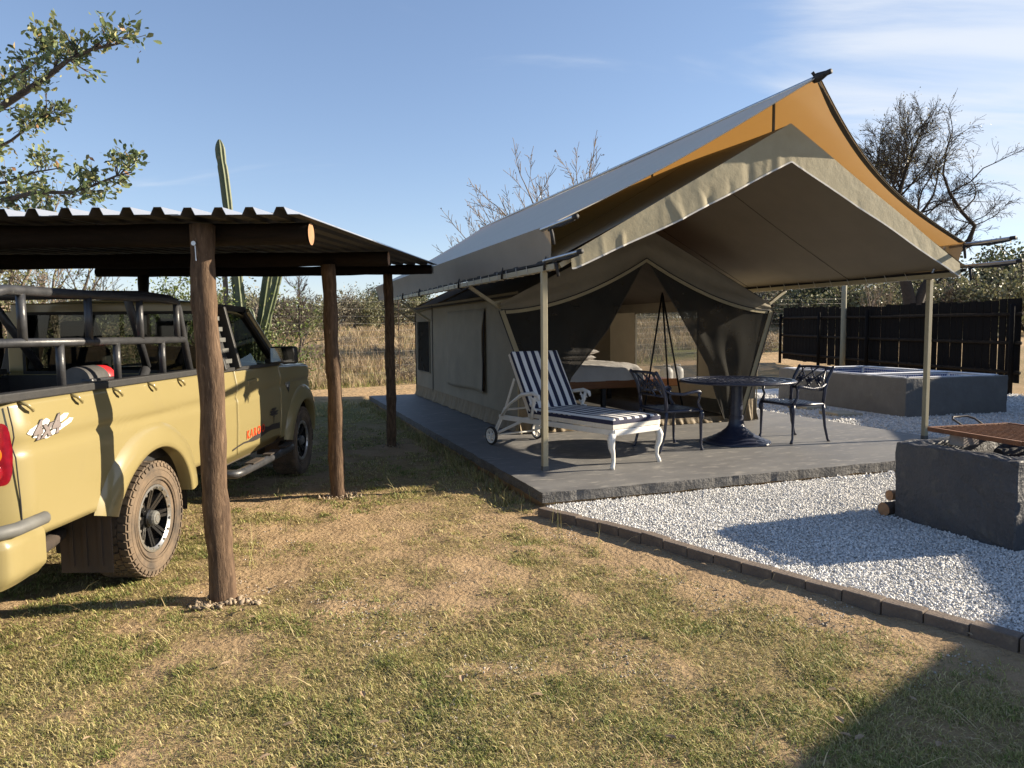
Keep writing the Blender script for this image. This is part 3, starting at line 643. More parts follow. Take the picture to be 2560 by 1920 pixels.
# front valance, limp and creased
def val_z(u):
    top = np.interp(u, [.50, CU, 5.60], [2.345, 3.785, 2.36]); bot = np.interp(u, [.53, 1.72, CU, 4.36, 5.60], [2.195, 2.71, 3.375, 2.78, 2.19])
    return top, bot
rc_ = random.Random(4); CREASE = [(rc_.uniform(.55, 5.5), rc_.uniform(-.012,.012)*(1 if q < 16 else .5), rc_.uniform(.02,.06), rc_.uniform(-.18,.05), rc_.uniform(-.2,.5)) for q in range(26)]
CREASE = [(c[0], c[1]*(1 if c[0] < CU else .4), *c[2:]) for c in CREASE]
rows = []
nu_ = 260
for h in np.linspace(0, 1, 14):
    row = []
    for i in range(nu_):
        u = .50 + (5.60-.50)*i/(nu_-1); tp, bt = val_z(u)
        w = 0.004*math.sin(u*5.1+1.5*h)
        for (cu0, dep, wid, sl, hh) in CREASE:
            x_ = u - cu0 - sl*(1-h); w += dep*math.exp(-(x_/wid)**2)*max(0, min(1, (h-hh)*2.5))
        row.append((u, .484 - .015*h + w, tp + (bt-tp)*h + .003*math.sin(u*7.3)*h))
    rows.append(row)
val = MB().grid(rows).build('front_valance', MT['canvas_pale'], tent, smooth=True)
tape = MB()
for i in range(nu_-1):
    a, b = Vector(rows[-1][i]), Vector(rows[-1][i+1]); tape.bar(a+Vector((0,-.003,.004)), b+Vector((0,-.003,.004)), .006, .016, (0,0,1))
tape.build('hem_tape', MT['white_trim'], val)

# fly sheet: two panels and the side drops
def fly_pt(sgn, t, s):
    v0 = .09 + .50*t + .22*math.sin(math.pi*t); v1 = 11.55 - .35*t - .10*math.sin(math.pi*t)
    v = v0 + (v1-v0)*s; u = CU + sgn*2.755*t
    z = 4.15 - 1.53*t - .075*math.sin(math.pi*t)*(1-.35*math.sin(math.pi*s)) - .03*math.sin(math.pi*s)*(1-t)
    return (u, v, z)
for sgn in (-1, 1):
    rows = [[fly_pt(sgn, t, s) for t in np.linspace(0, 1, 26)] for s in np.linspace(0, 1, 40)]
    fp = MB().grid(rows).build('fly_panel', MT['fly'], tent, smooth=True)
    ed = [Vector(p) for p in rows[0]]; hem = MB()
    hem.tube([p + Vector((0,0,-.004)) for p in ed], .007, 6).build('hem', MT['dark_canvas'] if sgn > 0 else MT['fly'], fp, smooth=True)
    if sgn > 0:   # doubled hem along the lit front edge
        MB().grid([[p + Vector((0,.012,.006)) for p in ed], [p + Vector((-.06*math.sin(min(1,i/4)),.055,.006)) for i, p in enumerate(ed)]]).build('hem_band', MT['dark_canvas'], fp, smooth=True)
    rows = []
    for h in np.linspace(0, 1, 6):
        row = []
        for v in np.linspace(.60, 11.2, 60):
            u = CU + sgn*(2.755 - .055*h - .012*math.sin(math.pi*h)); z = 2.62 - .325*h + .006*math.sin(v*4)*h
            row.append((u + sgn*.008*math.sin(v*9+h*2)*h, v + (.06*h if v < .7 else 0) - (.25*h if v > 11.1 else 0), z))
        rows.append(row)
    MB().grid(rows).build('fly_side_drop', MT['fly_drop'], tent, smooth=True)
    ue, ul = CU + sgn*2.745, CU + sgn*2.70
    zl = 2.295 if sgn < 0 else 2.33
    for nm, uu_, va, vb, zz, rise in (('fly_eave_tube', ue, -.02, .80, 2.600, 0), ('fly_lower_tube', ul, -.02 if sgn < 0 else -.14, .85, zl, .0)):
        tb = MB().tube([(uu_, va, zz+.01), (uu_, vb, zz)], .021, 10).build(nm, MT['alu'], tent, auto=40)
        st = MB(); st.tube([(uu_, va-.006, zz+.01), (uu_, va+.05, zz+.01)], .0245, 10)
        st.tube([(uu_, va+.05, zz-.012), (uu_+sgn*.01, va+.28, zz-.028), (uu_, va+.56, zz-.012), (uu_, va+.64, zz-.03)], [.012,.014,.016,.012], 6)
        st.tube([(uu_-sgn*.0, va+.62, zz+.015), (uu_-sgn*.02, va+.60, zz-.07), (uu_-sgn*.03, va+.58, zz-.17)], [.02,.018,.014], 6)
        st.build('strap', MT['black_strap'], tb, smooth=True)
MB().tube([(CU, -.06, 4.14), (CU, 11.7, 4.155)], .022, 10).build('fly_ridge_tube', MT['alu'], tent, auto=40)
k = MB(); k.tube([(CU, -.07, 4.14), (CU, .02, 4.14)], .026, 10); k.tube([(CU,.0,4.14),(CU,.10,4.135),(CU,.16,4.12)], [.03,.05,.03], 8); k.tube([(CU-.02,.12,4.15),(CU-.05,.13,4.19)], .018, 6)
k.build('ridge_strap', MT['black_strap'], tent, smooth=True)
for pv in (.76, 3.33, 6.5): MB().tube([(CU, pv, 3.75), (CU, pv, 4.10)], .016, 8).build('fly_prop', MT['grey_trim'], tent)
MB().tube([(5.72, .95, 2.28), (5.80, .86, 2.60)], .018, 8).build('fly_strut', MT['alu'], tent, auto=40)
for v, pu, sg in [(2.1,.40,-1),(4.0,.40,-1),(6.6,.40,-1),(8.1,.40,-1),(.78,.40,-1),(2.75,5.74,1),(.80,5.74,1)]:
    s = MB(); z = 2.245
    s.tube([(pu+sg*.03, v, z+.09), (pu+sg*.045, v+.02, z+.02), (pu+sg*.038, v+.05, z-.04)], [.012,.014,.012], 6).tube([(pu+sg*.035, v+.03, z-.03), (pu-sg*.02, v+.05, z-.05), (pu-sg*.01, v+.09, z-.10 if sg > 0 else z-.05)], .010, 6)
    s.build('strap_buckle', MT['black_strap'], tent, smooth=True)
# side braces
for sgn in (-1, 1):
    for v in (3.65, 8.62, 10.2):
        a = Vector((CU+sgn*2.66, v, 2.20)); b = Vector((CU+sgn*2.05, v-.02, 1.80))
        br = MB().bar(a, b, .045, .055, (0,1,0)).build('brace', MT['tan_steel'], tent, bevel=.004)
        MB().bar(a.lerp(b, .55), Vector((CU+sgn*1.98, v, 2.06)), .032, .04, (0,1,0)).build('brace_strut', MT['tan_steel'], br)

# canvas body
BL, BR, BF, BB = 1.065, 5.06, 3.5, 10.24
def wall(name, u, v0, v1, z0, z1, parent=tent, mat='canvas', amp=.012, seed=0):
    nv, nz = max(3, int((v1-v0)/.08)+1), max(3, int((z1-z0)/.08)+1); rows = []
    for z in np.linspace(z0, z1, nz):
        row = []
        for v in np.linspace(v0, v1, nv):
            e = math.sin(math.pi*min(1, max(0, (v-v0)/(v1-v0))))**.4
            w = amp*e*(2.2*(float(fbm(v*1.3+seed, z*.7, 3, seed))-.5) + .9*(float(fbm(v*5, z*1.1, 3, seed+2))-.5))
            row.append((u + w, v, z))
        rows.append(row)
    return MB().grid(rows).build(name, MT[mat], parent, smooth=True)
for side, u, s in (('l', BL, -1), ('r', BR, 1)):
    # window openings: big one 5.08-7.32 (z .62-1.92), rear one 8.8-10.0 (z .72-1.80)
    zt = 2.14
    wp = wall('side_wall', u, BF, 5.08, SLAB_Z, zt, seed=3)
    for (v0, v1, z0, z1) in ((5.08,7.32,SLAB_Z,.62),(5.08,7.32,1.92,zt),(7.32,8.6,SLAB_Z,zt),(8.6,8.82,SLAB_Z,zt),(8.82,9.98,SLAB_Z,.72),(8.82,9.98,1.80,zt),(9.98,BB,SLAB_Z,zt)):
        wall('side_wall', u, v0, v1, z0, z1, seed=5)
    for (v0, v1, z0, z1) in ((5.08,7.32,.62,1.92),(8.82,9.98,.72,1.80)):
        if s < 0 and v0 < 6:
            continue
        wn = MB().grid([[(u, v0, z0), (u, v1, z0)], [(u, v0, z1), (u, v1, z1)]]).build('window_screen', MT['screen'] if s < 0 else MT['screen_window'], tent)
        fr = MB()
        for a, b in (((v0,z0),(v1,z0)),((v0,z1),(v1,z1)),((v0,z0),(v0,z1)),((v1,z0),(v1,z1))): fr.bar((u+s*.004, a[0], a[1]), (u+s*.004, b[0], b[1]), .012, .05, (1,0,0))
        fr.build('window_edging', MT['canvas'], wn)
    # storm skirt, bunched along the ground
    rows = []
    for h in np.linspace(0, 1, 7):
        rows.append([(u + s*(.012 + .05*h*h + .028*h*(math.sin(v*22+1.5*math.sin(v*3))*.5+math.sin(v*41)*.3+math.sin(v*9+2)*.5)), v, SLAB_Z + .24 - .225*h) for v in np.linspace(BF, BB, 190)])
    MB().grid(rows).build('storm_skirt', MT['skirt'], tent, smooth=True)
    MB().tube([(u+s*.012, 8.6, SLAB_Z+.01), (u+s*.012, 8.58, 2.12)], .008, 6).build('seam_piping', MT['black_strap'], tent)
    MB().tube([(u+s*.01, BB, SLAB_Z+.01), (u+s*.01, BB, 2.12)], .010, 6).build('seam_piping', MT['black_strap'], tent)
# rolled-down storm flap over the left window
rows = []
for z in np.linspace(.60, 1.95, 24):
    row = []
    for v in np.linspace(5.0, 7.34, 36):
        e = min(1, (1.95-z)*3)
        row.append((BL - .016 - e*(.012 + .022*(float(fbm(v*1.6, z*1.2, 3, 4))-.3) + (.035*max(0, 1-(v-5.0)/.25)) ), v, z + .012*math.sin(v*2.5)*(1.95-z)))
    rows.append(row)
fl = MB().grid(rows).build('window_flap', MT['canvas'], tent, smooth=True, thick=.006)
MB().tube([(BL-.035-.03, 5.0, .64), (BL-.05, 4.995, 1.2), (BL-.025, 5.0, 1.9)], .010, 6).build('flap_piping', MT['black_strap'], fl)
# body roof and gable
rows = []
for v in np.linspace(BF-.02, BB+.06, 22):
    rows.append([(CU + t*2.10, v, 3.09 - 1.03*abs(t) - .04*math.sin(math.pi*abs(t))*math.sin(math.pi*((v-BF)/6.7))) for t in np.linspace(-1, 1, 31)])
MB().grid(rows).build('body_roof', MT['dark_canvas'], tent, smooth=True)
def curve_z(t): return 1.865 + (2.625-1.865)*t**1.75
def corner_u(sgn): return .81 if sgn < 0 else 5.32
for sgn in (-1, 1):
    cu_ = corner_u(sgn); rows = []
    for h in np.linspace(0, 1, 9):
        row = []
        for t in np.linspace(0, 1, 30):
            u = cu_ + (CU-cu_)*t; zb = curve_z(t); zt = 3.09 - .492*abs(u-CU); zt = max(zt, zb+.02)
            row.append((u, BF - .004 - .05*(1-h)*math.sin(math.pi*t*.9) + .016*math.sin(7*t+9*h)*math.sin(math.pi*h), zb + (zt-zb)*h))
        rows.append(row)
    gp = MB().grid(rows).build('front_gable', MT['canvas'], tent, smooth=True)
    band = MB(); pts = [Vector(p) for p in rows[0]]
    for i in range(len(pts)-1): band.bar(pts[i]+Vector((0,-.006,-.012)), pts[i+1]+Vector((0,-.006,-.012)), .012, .05, (0,0,1))
    band.build('gable_hem', MT['canvas_pale'], gp)
    MB().tube([p+Vector((0,-.016,.016)) for p in pts], .007, 6).build('hem_piping', MT['black_strap'], gp, smooth=True)
    # slanted door frame strips
    bu = 1.45 if sgn < 0 else 4.75
    st = MB().bar((cu_, BF-.03, 1.87), (bu, BF-.03, SLAB_Z+.02), .075, .012, (0,1,0)).build('door_strip', MT['canvas_pale'], tent)
    off = Vector((-.042*(-1 if sgn > 0 else 1), -.012, 0))
    MB().tube([Vector((cu_, BF-.03, 1.87))+off, Vector((bu, BF-.03, SLAB_Z+.02))+off], .008, 6).build('strip_piping', MT['black_strap'], st)
    wu = BL if sgn < 0 else BR
    P = [[(cu_, BF, 1.86), (cu_*.5+bu*.5, BF, 1.0), (bu, BF, SLAB_Z+.01)], [(wu-(.02*sgn), BF+.02, 1.90), (wu, BF+.02, 1.0), (wu, BF+.02, SLAB_Z+.01)]]
    MB().grid(P).build('corner_panel', MT['canvas'], tent)
    rows = []
    for h in np.linspace(0, 1, 6):
        rows.append([(bu + (wu-bu)*t, BF - .012 - .05*h*h - .028*h*math.sin(t*11+2*h) - .015*h*math.sin(t*27), SLAB_Z + .33*(1-h) + .01) for t in np.linspace(0, 1, 24)])
    MB().grid(rows).build('corner_skirt', MT['skirt'], tent, smooth=True)
    MB().tube([(wu+sgn*.015, BF-.01, SLAB_Z+.01), (wu+sgn*.015, BF-.01, 1.25)], .010, 6).build('corner_piping', MT['canvas_pale'], tent)
# bunched threshold strip across the door
rows = []
for h in np.linspace(0, 1, 6):
    rows.append([(u, BF - .01 - .05*h*h - .02*h*(math.sin(u*31+math.sin(u*7)*2)+.6*math.sin(u*57)), SLAB_Z + .085*(1-h) + .008) for u in np.linspace(1.2, 4.95, 170)])
MB().grid(rows).build('threshold_strip', MT['skirt'], tent, smooth=True)
# insect screen curtains, drawn aside
for sgn in (-1, 1):
    cu_ = corner_u(sgn); bu = 1.45 if sgn < 0 else 4.75; rows = []
    fe = [(3.02,2.56),(2.42,1.60),(1.86,.92),(1.62,.20)] if sgn < 0 else [(3.10,2.58),(3.60,1.86),(4.16,1.02),(4.42,.20)]
    for h in np.linspace(0, 1, 40):
        A = Vector((cu_ + (bu-cu_)*h, 1.87 + (SLAB_Z+.02-1.87)*h)); hh = h*3; i = min(2, int(hh)); f = hh-i
        B = Vector((fe[i][0] + (fe[i+1][0]-fe[i][0])*f, fe[i][1] + (fe[i+1][1]-fe[i][1])*f)); row = []
        for s in np.linspace(0, 1, 40):
            u = A.x + (B.x-A.x)*s; z = A.y + (B.y-A.y)*s - .62*s*(1-s)*(1-h)**2
            bulge = (.03*math.sin(math.pi*s)*math.sin(math.pi*min(1, h*1.15)) if sgn > 0 else .06*math.sin(math.pi*s)*math.sin(math.pi*h))
            fold = (.035*math.sin(9*s + 7*h) + .02*math.sin(23*s - 5*h) + .03*math.sin(15*(s-.6*h))*h)*min(1, 2.5*s)*min(1, 3*h)
            row.append((u, BF - .02 - bulge + fold*(.55 if sgn > 0 else .7) - .04*s*h, z))
        rows.append(row)
    cs = MB().grid(rows).build('screen_curtain', MT['screen'], tent, smooth=True)
    MB().tube([r_[-1] for r_ in rows], .007, 6).build('curtain_hem', MT['dark_canvas'], cs, smooth=True)
# back walls
MB().grid([[(BL, BB, SLAB_Z), (BR, BB, SLAB_Z)], [(BL, BB, 2.14), (BR, BB, 2.14)]]).add([(BL,BB,2.14),(BR,BB,2.14),(CU,BB,3.08)], [(0,1,2)]).build('rear_wall', MT['canvas'], tent)
mb = MB(); mb.grid([[(BL, 8.45, SLAB_Z), (3.0, 8.45, SLAB_Z)], [(BL, 8.45, 2.12), (3.0, 8.45, 2.12)]]); mb.grid([[(3.9, 8.45, SLAB_Z), (BR, 8.45, SLAB_Z)], [(3.9, 8.45, 2.12), (BR, 8.45, 2.12)]]); mb.add([(BL,8.45,2.12),(BR,8.45,2.12),(CU,8.45,3.07)], [(0,1,2)])
mb.build('partition_wall', MT['canvas'], tent)
for z in (2.10,): MB().bar((BL+.05, 8.40, z), (BR-.05, 8.40, z), .025, .025).build('partition_rail', MT['black_steel'], tent)
# guy rope at the rear corner
MB().tube([W(0,0)-W(0,0)+Vector((.55, 10.9, 2.30)), Vector((.50, 10.92, .02))], .006, 5).build('guy_rope', MT['black_strap'], tent)

# ------------------------------------------------------------------ inside the tent
def local_at(u, v, z): return W(u, v, z)
bed = thing('double_bed', 'wooden platform bed with rumpled white duvet inside the tent doorway', 'bed', W(0,0,0), TENT_ROT)
MB().box(1.9, 4.75, 5.25, 7.7, .62, .70).build('bed_base', MT['bed_wood'], bed, bevel=.008)
MB().box(1.9, 4.75, 5.22, 5.249, .58, .715).build('front_board', MT['bed_wood'], bed, bevel=.006)
for lu in (2.0, 3.3, 4.6):
    for lv in (5.32, 7.6): MB().box(lu-.035, lu+.035, lv-.035, lv+.035, SLAB_Z, .62).build('leg', MT['black_steel'], bed)
rows = []
for i, a in enumerate(np.linspace(0, 1, 46)):
    row = []
    for b in np.linspace(0, 1, 50):
        u = 1.98 + 2.10*b; v = 5.27 + 2.33*a; ed = min(1, min(b, 1-b)/.09, a/.07, (1-a)/.05); ed = max(0, ed)
        z = .70 + .01 + .29*math.sqrt(max(0, 1-(1-ed)**2)) + (.03*(float(fbm(u*3, v*3, 4, 3))-.5) + .035*(float(fbm(u*9+v*3, v*5, 3, 6))-.5))*ed
        row.append((u + .03*(float(fbm(v*5, 2.0, 3))-.5)*(1-ed), v - .05*(1-ed)*(a < .5)*(.5+float(vnoise(u*6, 1.))), z))
    rows.append(row)
MB().grid(rows).build('duvet', MT['bed_linen'], bed, smooth=True)
for k, (pu, pz, rr_) in enumerate(((3.45, 1.06, .0), (3.52, 1.17, .06))):
    rows = []
    for a in np.linspace(-1, 1, 15):
        rows.append([(pu + .36*b, 6.85 + .24*a, pz + .075*(max(0, 1-a*a)*max(0, 1-b*b))**.45) for b in np.linspace(-1, 1, 19)])
    lo = [[(p[0], p[1], 2*pz - p[2]) for p in r_] for r_ in rows]
    o = MB().grid(rows).grid(lo[::-1]).build('pillow', MT['bed_linen'], None, smooth=True)
    o.location = W(0,0,0); o.rotation_euler = (0, 0, TENT_ROT)
    tag(o, ['white pillow lying flat on the bed, the lower of two', 'white pillow stacked on another at the head of the bed'][k], 'pillow', 'pillows on the bed')
stand = thing('luggage_stand', 'black three-legged folding stand in front of the bed in the tent', 'stand', W(0,0,0), TENT_ROT)
ap = Vector((4.24, 4.95, 2.22))
for q in ((3.83, 4.85, SLAB_Z), (4.62, 4.85, SLAB_Z), (4.55, 5.18, SLAB_Z)): MB().tube([ap, q], .016, 8).build('leg', MT['black_steel'], stand, smooth=True)
gb = None
for k, (gu, gv) in enumerate(((6.32, 8.15), (6.72, 8.35))):
    b = MB().lathe([(.11,0),(.15,.01),(.15,.03),(.15,.58),(.14,.64),(.10,.69),(.04,.71),(.0,.712)], 24).build('gas_bottle', MT['gas_white'], None, smooth=True)
    b.location = W(gu, gv, .03)
    MB().tube([(.08*math.cos(a), .08*math.sin(a), .75) for a in np.linspace(0, 5.4, 14)], .008, 6).tube([(0,0,.70),(0,0,.76)], .018, 8).tube([(.08,0,.68),(.08,0,.75)], .007, 6).tube([(-.08,0,.68),(-.08,0,.75)], .007, 6).build('valve_guard', MT['gas_white'], b, smooth=True)
    tag(b, ['white gas bottle seen through the tent window, the left one', 'white gas bottle seen through the tent window, the right one'][k], 'gas bottle', 'gas bottles behind the tent')

# ------------------------------------------------------------------ furniture on the platform
# striped sun lounger
lx, ly = W2(1.405, .84)
lo = thing('sun_lounger', 'white sun lounger with navy striped cushion and scrolled armrests behind the left tent post', 'lounger', (lx, ly, SLAB_Z), TENT_ROT + R(17.4))
WP = MT['white_paint']
HW = .345; FR = .415; HY = 1.36
for sx in (-1, 1):
    MB().bar((sx*HW, -.03, FR-.03), (sx*HW, HY+.62, FR-.045), .03, .06).build('side_rail', WP, lo, bevel=.006)
    # cabriole front leg
    pts = [(sx*HW, -.01, FR-.05), (sx*(HW+.028), -.018, FR-.11), (sx*(HW+.02), -.015, FR-.19), (sx*(HW-.008), -.01, .16), (sx*(HW-.012), -.012, .08), (sx*(HW+.01), -.02, .03), (sx*(HW+.016), -.022, .0)]
    MB().tube(pts, [.040,.042,.034,.024,.020,.024,.026], 8).build('leg', WP, lo, smooth=True)
    # rear wheel strut with notched backrest support
    MB().bar((sx*HW, HY+.12, FR-.04), (sx*HW, 2.12, .125), .024, .032).build('wheel_strut', WP, lo, bevel=.004)
    MB().bar((sx*HW, HY+.50, FR+.07), (sx*HW, 2.10, .14), .020, .05).build('ratchet_bar', WP, lo, bevel=.004)
    MB().bar((sx*HW*.93, HY+.55, FR+.03), (sx*HW*.93, HY+.34, .86), .018, .03).build('back_prop', WP, lo, bevel=.004)
    # scrolled arm
    MB().tube([(sx*(HW+.02), HY+.55, FR-.02), (sx*(HW+.045), HY+.34, .56), (sx*(HW+.055), HY+.10, .685), (sx*(HW+.055), HY-.12, .715), (sx*(HW+.055), HY-.22, .69), (sx*(HW+.055), HY-.235, .64)], [.014,.018,.022,.024,.022,.014], 8).build('armrest', WP, lo, smooth=True)
    ap_ = MB().tube([(sx*(HW+.05), HY-.17, .70), (sx*(HW+.05), HY-.13, .60), (sx*(HW+.045), HY-.10, .52), (sx*(HW+.03), HY-.06, FR-.01)], [.018,.022,.018,.022], 8).build('arm_support', WP, lo, smooth=True)
    lv = MB()
    for a, zc in ((.5, .64), (1.1, .60), (1.8, .56), (2.5, .62), (-.3, .58), (3.3, .53)):
        lv.tube([(sx*(HW+.05), HY-.12, zc), (sx*(HW+.05), HY-.12+.05*math.cos(a), zc+.04*math.sin(a)), (sx*(HW+.05), HY-.12+.075*math.cos(a+.5), zc+.055*math.sin(a+.5))], [.012,.016,.005], 6)
    lv.build('leaf_scroll', WP, ap_, smooth=True)
    w = MB().lathe([(.094,-.016),(.113,-.018),(.118,0),(.113,.018),(.094,.016)], 28, axis='x', caps=False).build('wheel', MT['rubber_dark'], lo, smooth=True); w.location = (sx*(HW+.03), 2.12, .118)
    rimm = MB().lathe([(.078,-.015),(.095,-.017),(.096,.017),(.078,.015),(.078,-.015)], 28, axis='x')
    rimm.lathe([(.0,-.02),(.028,-.02),(.028,.02),(.0,.02)], 14, axis='x')
    for k in range(5):
        a = 2*math.pi*k/5; rimm.bar((0, .02*math.cos(a), .02*math.sin(a)), (0, .085*math.cos(a), .085*math.sin(a)), .022, .016, (1,0,0))
    rimm.build('wheel_rim', WP, w)
MB().bar((-HW, -.028, FR-.032), (HW, -.028, FR-.032), .03, .062).build('front_rail', WP, lo, bevel=.006)
MB().tube([(-HW, 2.12, .118), (HW, 2.12, .118)], .012, 8).build('axle', WP, lo)
MB().tube([(-HW, HY+.54, FR+.05), (HW, HY+.54, FR+.05)], .012, 8).tube([(-HW,HY+.2,FR-.03),(HW,HY+.2,FR-.03)], .011, 8).build('cross_bar', WP, lo)
def cushion(name, L, wdt, th, mat_top, mat_side, parent, puff=.012):
    top = []
    for a in [0, .005, .012, .02] + list(np.linspace(.05, .95, 26)) + [.98, .988, .995, 1]:
        row = []
        for b in np.linspace(-1, 1, 22):
            e = min(1, min((1-abs(b))/.05, a*L/.02, (1-a)*L/.02)); e = max(0, e)
            row.append((b*wdt/2, a*L, th*.82 + th*.18*math.sqrt(max(0, 1-(1-e)**2)) + puff*math.sin(a*L*9)*.25*e))
        top.append(row)
    c = MB().grid(top).build(name, mat_top, parent, smooth=True)
    sd = MB(); ring = [top[0][j] for j in range(22)] + [r_[-1] for r_ in top[1:]] + [top[-1][j] for j in range(20, -1, -1)] + [r_[0] for r_ in top[-2:0:-1]]
    return c, ring
def cushion_full(L, th, parent_e):
    c, ring = cushion('cushion_top', L, .72, th, MT['stripe'], None, parent_e)
    nb = MB(); wb = MB(); ring = ring + ring[:1]
    R0 = [(x*1.003, y + (.002 if y > .01 else -.002), th*.80) for x, y, z in ring]; R1 = [(x*1.006, y, th*.42) for x, y, z in ring]; R2 = [(x*1.002, y, .0) for x, y, z in ring]
    nb.grid([R1, R0, [(x, y, z) for x, y, z in ring]]).build('cushion_band', MT['navy_cloth'], parent_e, smooth=True)
    wb.grid([R2, R1]).add([(-.36,0,.001),(.36,0,.001),(.36,L,.001),(-.36,L,.001)], [(3,2,1,0)]).build('cushion_side', MT['white_cloth'], parent_e, smooth=True)
    return c
def sub_e(name, parent, loc, rot):
    return loc, rot
# cushions are parts of the lounger: placed directly with their own transforms
n0 = set(bpy.data.objects)
cushion_full(HY+.06, .115, lo)
for o in set(bpy.data.objects) - n0: o.location = (0, -.035, FR+.005)
n0 = set(bpy.data.objects)
cushion_full(.78, .105, lo)
for o in set(bpy.data.objects) - n0:
    o.location = (0, HY+.02, FR+.06); o.rotation_euler = (R(60), 0, 0)
MB().bar((-HW*.95, HY+.03, FR+.02), (-HW*.95, HY+.38, FR+.66), .022, .03).bar((HW*.95, HY+.03, FR+.02), (HW*.95, HY+.38, FR+.66), .022, .03).bar((-HW, HY+.385, FR+.665), (HW, HY+.385, FR+.665), .022, .03).build('back_frame', WP, lo)
dash = MB()
for k in range(9): dash.box(-.366, -.3635, .62+.085*k, .665+.085*k, FR+.093, FR+.097)
dash.build('cushion_tie', MT['white_cloth'], lo)

# round cast table
tx, ty = W2(3.38, 1.74)
tb = thing('round_table', 'round navy cast metal pedestal table with latticed top', 'table', (tx, ty, SLAB_Z), TENT_ROT)
NM = MT['navy_metal']
MB().lathe([(.425,0),(.43,.008),(.425,.02),(.36,.038),(.35,.05),(.345,.052),(.30,.065),(.29,.078),(.285,.08),(.24,.098),(.232,.108),(.19,.128),(.175,.145),(.13,.18),(.105,.215),(.095,.25),(.088,.30)], 48).build('base', NM, tb, auto=50)
MB().lathe([(.088,.28),(.088,.34),(.078,.345),(.072,.74),(.10,.765),(.16,.772)], 24).build('pedestal', NM, tb, auto=40)
MB().lathe([(.655,.775),(.70,.772),(.72,.782),(.722,.795),(.70,.806),(.655,.803),(.655,.775)], 64).build('table_rim', NM, tb, smooth=True)
top = MB().lathe([(.0,.775),(.10,.775),(.10,.80),(.0,.80)], 24)
for rr_ in (.22, .34, .46, .57): top.lathe([(rr_-.012,.782),(rr_+.012,.782),(rr_+.012,.801),(rr_-.012,.801),(rr_-.012,.782)], 56)
for k in range(24):
    a = 2*math.pi*k/24
    top.bar((.10*math.cos(a), .10*math.sin(a), .790), (.66*math.cos(a), .66*math.sin(a), .790), .018, .018)
    for r0, r1, n_ in ((.22,.34,1),(.34,.46,2),(.46,.57,2),(.57,.66,3)):
        for q in range(n_):
            a0 = a + 2*math.pi/24*(q+.2)/n_; a1 = a0 + 2*math.pi/24*.7/n_
            top.bar((r0*math.cos(a0), r0*math.sin(a0), .789), (r1*math.cos(a1), r1*math.sin(a1), .789), .02, .014)
            top.bar((r1*math.cos(a0), r1*math.sin(a0), .787), (r0*math.cos(a1), r0*math.sin(a1), .787), .016, .012)
top.build('lattice_top', NM, tb)

